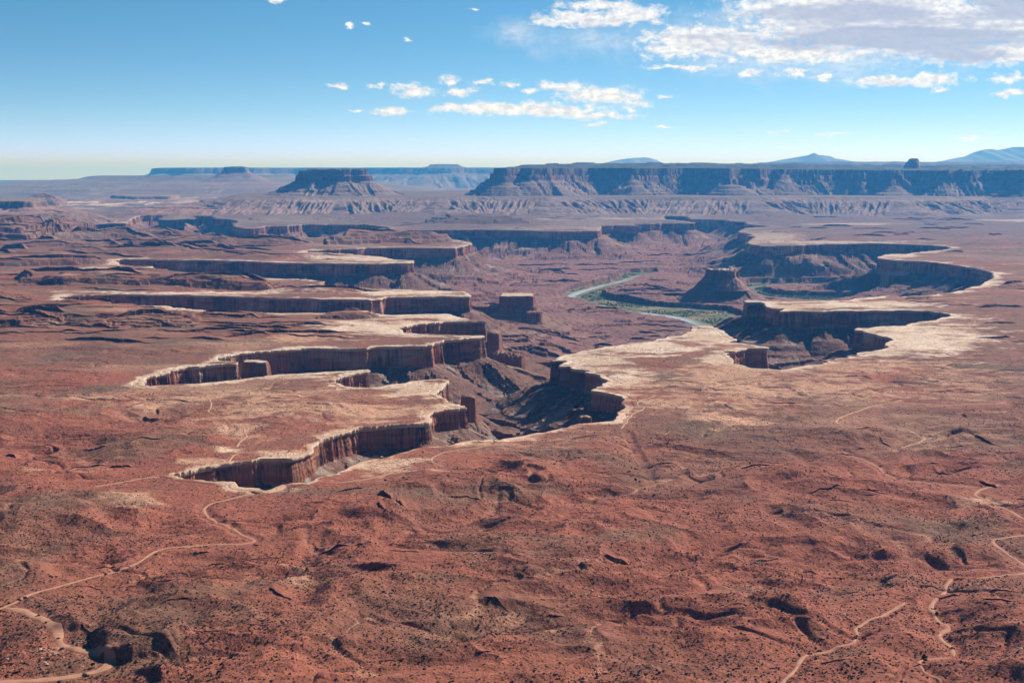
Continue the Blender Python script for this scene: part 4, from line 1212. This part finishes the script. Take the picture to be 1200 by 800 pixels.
def mountain(label, prof_px, D, depth):
    """A far mountain: ridge line traced from its skyline, given its own distance and real depth."""
    pts = np.array(prof_px, float)
    us = np.linspace(pts[0, 0], pts[-1, 0], 160)
    zr_ = np.array([h(v, D) for v in np.interp(us, pts[:, 0], pts[:, 1])])
    t = np.linspace(-1, 1, 61)
    U, T = np.meshgrid(us, t)
    xx = (U - 600) / F * D
    yy = D + T * depth + 0.25 * depth * fbm(U / 30, 0 * U, 2, 131)
    base = h(200, D)
    prof = np.clip(1 - np.abs(T), 0, 1) ** 1.15
    rid = ridged(xx / 1500, yy / 3000, 3, 132)
    zz = base + (zr_[None, :] - base) * prof * (0.88 + 0.24 * (rid - .5) * (1 - prof) * 2 + 0.12 * prof)
    c = np.broadcast_to(C3(0.14, 0.12, 0.10), (U.size, 3))
    b = np.array([(pts[0, 0] + pts[-1, 0]) / 2 / F * D - 600 / F * D, D, 0])
    Vv = np.stack([xx, yy, zz - drop(xx, yy)], -1).reshape(-1, 3) - b
    o = link('mountain', mesh_np('mountain', Vv, grid_faces(61, 160), c), M_FAR)
    o.location = b
    tag(o, label, 'mountain', kind='structure')


mountain('pointed pale blue mountain on the skyline left of the slickrock knob', [(885, 192), (905, 188.5), (925, 185), (938, 182.3), (945, 179.3), (955, 181), (975, 184), (990, 188), (1020, 192)], 40000, 4500)
mountain('broad pale blue mountain range at the right edge of the skyline', [(1070, 192), (1100, 187.5), (1125, 183), (1142, 175.5), (1153, 174), (1165, 175), (1178, 171.7), (1192, 172.5), (1210, 173), (1240, 178), (1290, 190)], 40000, 5000)
mountain('faint low blue mountain above the middle of the long mesa', [(700, 194), (715, 189), (728, 186.5), (742, 185), (755, 184.3), (768, 187), (780, 194)], 42000, 4000)

# ------------------------------------------------------------------ washes, tracks and the river
def ribbon(name, P, w, mat, label, cat, zfn, lift, wvar=0.7, across=5):
    T = np.gradient(P, axis=0)
    T /= np.maximum(np.hypot(T[:, 0], T[:, 1]), 1e-6)[:, None]
    N = np.stack([-T[:, 1], T[:, 0]], 1)
    s = np.concatenate([[0], np.cumsum(np.hypot(*np.diff(P, axis=0).T))])
    o = np.linspace(-1, 1, across)
    ww = w * (1 + wvar * fbm(s / 35, s * 0, 3, 140))
    ends = np.minimum(1, np.minimum(s, s[-1] - s) / (4 * w) + 0.25)
    sh = 0.35 * w * fbm(s / 25, s * 0 + 5, 2, 141)
    off = (o[None, :] * (ww * ends)[:, None] + sh[:, None])
    xx, yy = P[:, None, 0] + N[:, None, 0] * off, P[:, None, 1] + N[:, None, 1] * off
    zz = zfn(xx, yy) + lift - (0.5 * np.abs(o[None, :]) ** 4 if lift > 0.3 else 0) - drop(xx, yy)
    o_ = link(name, mesh_np(name, np.stack([xx, yy, zz], -1).reshape(-1, 3), grid_faces(len(P), across)), mat)
    return tag(o_, label, cat, kind='structure')


for (kind, w, label, _), q in zip(WASHES, WASHW):
    if kind == 'gully':
        continue
    P, _ = resample(q[::3] if len(q) > 12 else q, lambda p: 1.6 + np.hypot(*p) / 1500)
    for _ in range(14):
        P[1:-1] = (P[:-2] + 2 * P[1:-1] + P[2:]) / 4
    ribbon('dry_wash' if kind == 'wash' else 'dirt_track', P, w * 0.5, M_SAND if kind == 'wash' else M_DIRT, label, 'wash' if kind == 'wash' else 'track', surf_z, 0.45)

water = bpy.data.materials.new('river_water')
water.use_nodes = True
t = NT(water.node_tree)
pos = t.n('ShaderNodeNewGeometry').outputs['Position']
bmp = t.n('ShaderNodeBump', {'Height': t.noise(pos, 0.4, 3), 'Strength': 0.06, 'Distance': 0.3})
bs = t.n('ShaderNodeBsdfPrincipled', {'Base Color': (0.42, 0.42, 0.35, 1), 'Roughness': 0.10, 'IOR': 1.33, 'Normal': bmp.outputs[0]})
t.n('ShaderNodeOutputMaterial', {0: bs.outputs[0]})
RIV = [([(775,319),(757,322),(745,325),(728,330),(705,335),(683,341),(668,347),(671,350.5),(690,356),(715,361),(745,366.5),(780,370),(805,375),(830,384),(870,398),(920,406),(955,398)], 21, 'pale green river curving through the canyon floor'),
       ([(1030,334),(1000,334),(930,334.3),(890,335),(876,337.5),(879,343),(900,349),(960,353),(1040,351)], 22, 'narrow far loop of the river right of the white-capped butte')]
RIVW = []
for p, w, lb in RIV:
    q, _ = resample(gpts(p, -183), lambda q: 14.0)
    for _ in range(6):
        q[1:-1] = (q[:-2] + 2 * q[1:-1] + q[2:]) / 4
    RIVW.append(q)
    ribbon('river', q, w, water, lb, 'river', lambda x, y: np.full(x.shape, -183.0), 0.0, 0.12, 7)

# ------------------------------------------------------------------ vegetation
rng = np.random.RandomState(7)


def blob_mesh(name, C, R, zs, sub, mat, jit=0.35, hscale=0.75):
    """One mesh of many small lumpy plants (centres C, radii R, ground heights zs)."""
    if sub == 0:
        b = np.array([(1, 0, 0.25), (0.3, 0.95, 0.2), (-0.8, 0.6, 0.3), (-0.8, -0.6, 0.2), (0.3, -0.95, 0.3), (0.2, 0.1, 1.0), (0, 0, -0.4)])
        f = np.array([(0, 1, 5), (1, 2, 5), (2, 3, 5), (3, 4, 5), (4, 0, 5), (1, 0, 6), (2, 1, 6), (3, 2, 6), (4, 3, 6), (0, 4, 6)])
    n_ = len(C)
    ang = rng.rand(n_) * 6.283
    ca, sa = np.cos(ang), np.sin(ang)
    Vb = b[None] * (1 + jit * (rng.rand(n_, len(b), 1) - 0.5) * 2)
    Vx = (Vb[..., 0] * ca[:, None] - Vb[..., 1] * sa[:, None]) * R[:, None] + C[:, None, 0]
    Vy = (Vb[..., 0] * sa[:, None] + Vb[..., 1] * ca[:, None]) * R[:, None] + C[:, None, 1]
    Vz = Vb[..., 2] * R[:, None] * hscale + zs[:, None] - drop(C[:, 0], C[:, 1])[:, None]
    ff = (f[None] + (np.arange(n_) * len(b))[:, None, None]).reshape(-1, 3)
    return mesh_np(name, np.stack([Vx, Vy, Vz], -1).reshape(-1, 3), ff, None, smooth=False)


def scatter(nn, v0, v1, dens):
    """Random bench points spread evenly over the view between two photo rows, thinned by a density function."""
    u, v = rng.uniform(-40, 1240, nn), rng.uniform(v0, v1, nn)
    x, y = ground(u, v)
    keep = rng.rand(nn) < dens(x, y)
    x, y = x[keep], y[keep]
    d = rsample(SDF, x, y, -430.0)
    k = d < -14
    return np.stack([x[k], y[k]], 1)


def dens_a(x, y):
    return np.clip(0.5 + 0.95 * fbm(x / 120, y / 90, 4, 151), 0.05, 1) * np.where(drain(x, y) < 0.03, 1.0, 0.8) * np.clip(0.8 + 0.5 * fbm(x / 500, y / 500, 2, 152), 0.25, 1)


pa = scatter(125000, 545, 815, dens_a)
pb = scatter(52000, 405, 545, dens_a)
ps = np.vstack([pa, pb])
# keep the sand of washes and tracks open
wd_s = np.full(len(ps), 50.0)
for (kind, w, _, _), q in zip(WASHES, WASHW):
    m = (ps[:, 0] > q[:, 0].min() - 12) & (ps[:, 0] < q[:, 0].max() + 12) & (ps[:, 1] > q[:, 1].min() - 12) & (ps[:, 1] < q[:, 1].max() + 12)
    if m.any():
        dd, _ = poly_dist(ps[m, 0], ps[m, 1], q, closed=False)
        wd_s[m] = np.minimum(wd_s[m], dd - w * 0.8)
ps = ps[wd_s > 0]
R = 0.42 + 0.95 * rng.rand(len(ps)) ** 3.2 + 0.16 * (ps[:, 1] / 1500 - 0.6)
o = np.argsort(-R / ps[:, 1])
lead, rest = o[:150], o[150:]
tag(link('desert_scrub', blob_mesh('desert_scrub', ps[rest], R[rest], surf_z(ps[rest, 0], ps[rest, 1]), 0, M_SHRUB), M_SHRUB),
    'countless small dark desert shrubs dotting the red ground', 'scrub', kind='stuff')


def shrub_mesh(name, seed, leaves=170):
    """A shrub: many small leaf faces round a few stems."""
    r = np.random.RandomState(seed)
    dirs = r.normal(size=(leaves, 3))
    dirs[:, 2] = np.abs(dirs[:, 2])
    dirs /= np.linalg.norm(dirs, axis=1)[:, None]
    lump = 0.75 + 0.3 * np.sin(dirs[:, 0] * 4 + seed) * np.cos(dirs[:, 1] * 3)
    c = dirs * (0.35 + 0.65 * r.rand(leaves, 1) ** 0.5) * lump[:, None] * np.array([1, 1, 0.85])
    a, b = r.normal(size=(leaves, 3)), r.normal(size=(leaves, 3))
    a /= np.linalg.norm(a, axis=1)[:, None]
    b = np.cross(a, b)
    b /= np.linalg.norm(b, axis=1)[:, None]
    s = 0.20
    Vq = np.stack([c - a * s, c - b * s * .6, c + a * s, c + b * s * .6], 1).reshape(-1, 3)
    fq = np.arange(leaves * 4).reshape(-1, 4)
    st, fs = [], []
    for k in range(5):
        an, k0 = k * 1.257 + seed, len(st)
        tip = (0.4 * math.cos(an), 0.4 * math.sin(an), 0.55)
        st += [(0.04, 0, -0.15), (-0.04, 0, -0.15), (tip[0] - .015, tip[1], tip[2]), (tip[0] + .015, tip[1], tip[2])]
        fs.append((k0, k0 + 1, k0 + 2, k0 + 3))
    Va = np.vstack([Vq, np.array(st)])
    return mesh_np(name, Va, np.vstack([fq, np.array(fs) + len(Vq)]), None, smooth=False)


protos = []
for k in range(4):
    me = shrub_mesh('desert_shrub', k + 1)
    me.materials.append(M_SHRUB)
    protos.append(me)
gprotos = []
for k in range(4):
    me = shrub_mesh('green_shrub', k + 11)
    me.materials.append(M_SHRUBG)
    gprotos.append(me)


def place(name, me, x, y, r, label, cat, group, hs=1.0):
    o = bpy.data.objects.new(name, me)
    COL.objects.link(o)
    o.location = (x, y, float(surf_z(np.array([x]), np.array([y]))[0]) - drop(x, y))
    o.scale = (r, r, r * hs)
    o.rotation_euler = (0, 0, rng.rand() * 6.28)
    return tag(o, label, cat, group)


for i in lead:
    place('desert_shrub', protos[rng.randint(4)], float(ps[i, 0]), float(ps[i, 1]), float(R[i]) * 1.25, 'dark grey-green desert shrub dotting the nearest red slopes', 'shrub', 'dark shrubs on the nearest slopes')
# larger green shrubs along the washes and gullies
GREENS = [(60,716),(10,706),(45,706),(28,700),(67,745),(72,754),(110,777),(55,727),(43,720),(100,789),(70,797),(60,676),(122,671),(141,664),(152,661),(40,690),(22,702),(3,715),(265,605),(247,660),(262,665),(273,663),
          (330,650),(300,640),(730,545),(738,552),(745,560),(712,520),(722,527),(695,508),(758,571),(765,575),(650,548),(655,545),(1042,672),(1046,676),(1040,678),(1036,671),(1050,715),(1056,712),(1045,720),
          (1010,745),(1014,749),(1003,742),(1093,712),(1098,716),(1100,730),(1094,736),(1112,748),(1116,757),(1122,741),(1127,727),(1085,768),(1082,770),(1112,789),(1030,545),(1038,552),(1000,465),(985,463),(1009,466),
          (750,562),(742,549),(785,545),(800,655),(1168,673),(1180,671),(935,765),(930,772),(960,758),(985,664),(965,668),(905,682),(900,685),(512,610),(450,565),(475,566),(560,545)]
for (u, v) in GREENS:
    for k in range(2):
        x, y = ground(u + rng.uniform(-2.5, 2.5), v + rng.uniform(-1.2, 1.2))
        if rsample(SDF, np.array([x]), np.array([y]), -430.0)[0] > -10:
            continue
        place('green_shrub', gprotos[rng.randint(4)], float(x), float(y), 1.1 + 1.2 * rng.rand(), 'olive green shrub growing beside a wash or gully', 'shrub', 'green shrubs along the washes')

# boulders
ico = np.array([(0, 0, 1), (.89, 0, .45), (.28, .85, .45), (-.72, .53, .45), (-.72, -.53, .45), (.28, -.85, .45), (.72, .53, -.45), (-.28, .85, -.45), (-.89, 0, -.45), (-.28, -.85, -.45), (.72, -.53, -.45), (0, 0, -1)])
icf = np.array([(0, 1, 2), (0, 2, 3), (0, 3, 4), (0, 4, 5), (0, 5, 1), (1, 6, 2), (2, 7, 3), (3, 8, 4), (4, 9, 5), (5, 10, 1), (2, 6, 7), (3, 7, 8), (4, 8, 9), (5, 9, 10), (1, 10, 6), (6, 11, 7), (7, 11, 8), (8, 11, 9), (9, 11, 10), (10, 11, 6)])
bprotos = []
for k in range(4):
    r = np.random.RandomState(40 + k)
    me = mesh_np('boulder', ico * (0.75 + 0.5 * r.rand(12, 1)) * np.array([1.2, 1.0, 0.75]), icf, None, smooth=False)
    me.materials.append(M_BOULDER)
    bprotos.append(me)
for (u, v, r, lb) in [(47, 757, 1.5, 'white boulder alone on the brown slope left of the dark cutbank'), (55, 778, 1.6, 'white boulder near the bottom left corner above the wash'), (25, 772, 0.9, 'small pale boulder near the left edge at the bottom')]:
    x, y = ground(u, v)
    place('boulder', bprotos[0], float(x), float(y), r, lb, 'boulder', 'boulders on the slopes')
for (cu, cv, ru, rv, nn, lb, gr) in [(888, 650, 22, 8, 26, 'pale rock of the outcrop on the lower right slope', 'outcrop rocks on the lower right slope'),
                                 (1035, 678, 26, 10, 22, 'pale rock beside the shrubs of the lower right gully', 'rocks by the lower right gully'),
                                 (985, 720, 12, 5, 8, 'whitish rock on the red slope above the bushy wash', 'rocks above the bushy wash'),
                                 (1140, 695, 26, 10, 16, 'pale rock on the slope right of the zigzag wash', 'rocks right of the zigzag wash'),
                                 (1185, 780, 22, 12, 18, 'pale slab rock near the bottom right corner', 'rocks near the bottom right corner'),
                                 (560, 668, 22, 10, 22, 'tan rock of the outcrop on the middle foreground slope', 'outcrop rocks on the middle slope'),
                                 (700, 692, 32, 8, 26, 'grey rock of the ledge in the middle foreground', 'ledge rocks in the middle foreground'),
                                 (715, 535, 16, 20, 14, 'pale rock in the shrubby gully below the alcove', 'rocks in the shrubby gully'),
                                 (90, 775, 60, 14, 14, 'small pale stone scattered round the lower left wash', 'stones by the lower left wash')]:
    for k in range(nn):
        x, y = ground(cu + rng.normal() * ru * .5, cv + rng.normal() * rv * .5)
        place('boulder', bprotos[rng.randint(4)], float(x), float(y), 0.5 + 0.9 * rng.rand() ** 2, lb, 'boulder', gr)


def stones(name, label, C, R):
    nn = len(C)
    rr = ico[None] * (0.7 + 0.6 * rng.rand(nn, 12, 1)) * np.array([1.2, 1, 0.8])
    ang = rng.rand(nn) * 6.283
    ca, sa = np.cos(ang)[:, None], np.sin(ang)[:, None]
    vx = (rr[..., 0] * ca - rr[..., 1] * sa) * R[:, None] + C[:, None, 0]
    vy = (rr[..., 0] * sa + rr[..., 1] * ca) * R[:, None] + C[:, None, 1]
    vz = rr[..., 2] * R[:, None] + (surf_z(C[:, 0], C[:, 1]) - drop(C[:, 0], C[:, 1]))[:, None]
    ff = (icf[None] + (np.arange(nn) * 12)[:, None, None]).reshape(-1, 3)
    o = link(name, mesh_np(name, np.stack([vx, vy, vz], -1).reshape(-1, 3), ff, None, smooth=False), M_RUB)
    tag(o, label, 'rubble', kind='stuff')


M_RUB = flat_mat('fallen_rock', (0.38, 0.27, 0.215), 0.95, 0.4, 0.08)
# fallen rock on the talus below the cliffs
k = rng.randint(0, n, 26000)
off = 12 + 190 * rng.rand(len(k)) ** 1.5
C = ring[k] + N1[k] * off[:, None] + rng.normal(size=(len(k), 2)) * 8
dd = rsample(SDF, C[:, 0], C[:, 1], -400.0)
sel = (dd > 10) & (rng.rand(len(k)) < np.clip(0.45 + fbm(C[:, 0] / 120, C[:, 1] / 120, 3, 161), 0.03, 1)) & (C[:, 1] < 6500)
C = C[sel]
stones('rubble', 'fallen rocks strewn over the slopes below the canyon cliffs', C, (0.7 + 2.6 * rng.rand(len(C)) ** 4) * (0.8 + C[:, 1] / 5000))

# cottonwoods and tamarisk on the floodplain
pts = []
for q in FLOODW:
    x0, x1, y0, y1 = q[:, 0].min(), q[:, 0].max(), q[:, 1].min(), q[:, 1].max()
    m = 26000
    c = np.stack([rng.uniform(x0, x1, m), rng.uniform(y0, y1, m)], 1)
    c = c[(rsample(FSDF, c[:, 0], c[:, 1], 110.0) < -6) & (rsample(SDF, c[:, 0], c[:, 1], -400.0) > 40)]
    dr = np.minimum(poly_dist(c[:, 0], c[:, 1], RIVW[0], False)[0] - 40, poly_dist(c[:, 0], c[:, 1], RIVW[1], False)[0] - 25)
    c = c[(dr > 6) & (rng.rand(len(c)) < np.clip(0.3 + 1.9 * fbm(c[:, 0] / 150, c[:, 1] / 150, 3, 171) + 0.5 * (dr < 28), 0.02, 1))]
    pts.append(c)
c = np.vstack(pts)
tag(link('riverside_trees', blob_mesh('riverside_trees', c, 1.8 + 3.6 * rng.rand(len(c)) ** 1.5, surf_z(c[:, 0], c[:, 1]), 0, M_RIPAR, hscale=1.0), M_RIPAR), 'green band of trees and brush along the river banks', 'trees', kind='stuff')

# ------------------------------------------------------------------ haze
def haze():
    x, y0, y1, zb, zt = 150000, -9000, 190000, -1250, 1130
    me = bpy.data.meshes.new('haze')
    me.from_pydata([(-x, y0, zb), (x, y0, zb), (x, y1, zb), (-x, y1, zb), (-x, y0, zt), (x, y0, zt), (x, y1, zt), (-x, y1, zt)], [],
                   [(0, 3, 2, 1), (4, 5, 6, 7), (0, 1, 5, 4), (1, 2, 6, 5), (2, 3, 7, 6), (3, 0, 4, 7)])
    m = bpy.data.materials.new('blue_haze')
    m.use_nodes = True
    t = NT(m.node_tree)
    v = t.n('ShaderNodeVolumePrincipled', {'Color': HAZE_COLOR, 'Density': HAZE_DENSITY, 'Anisotropy': 0.25, 'Absorption Color': (1, 1, 1, 1)})
    t.n('ShaderNodeOutputMaterial', {1: v.outputs[0]})
    tag(link('haze', me, m), 'blue haze thickening toward the far mesas', 'haze', kind='stuff')


haze()
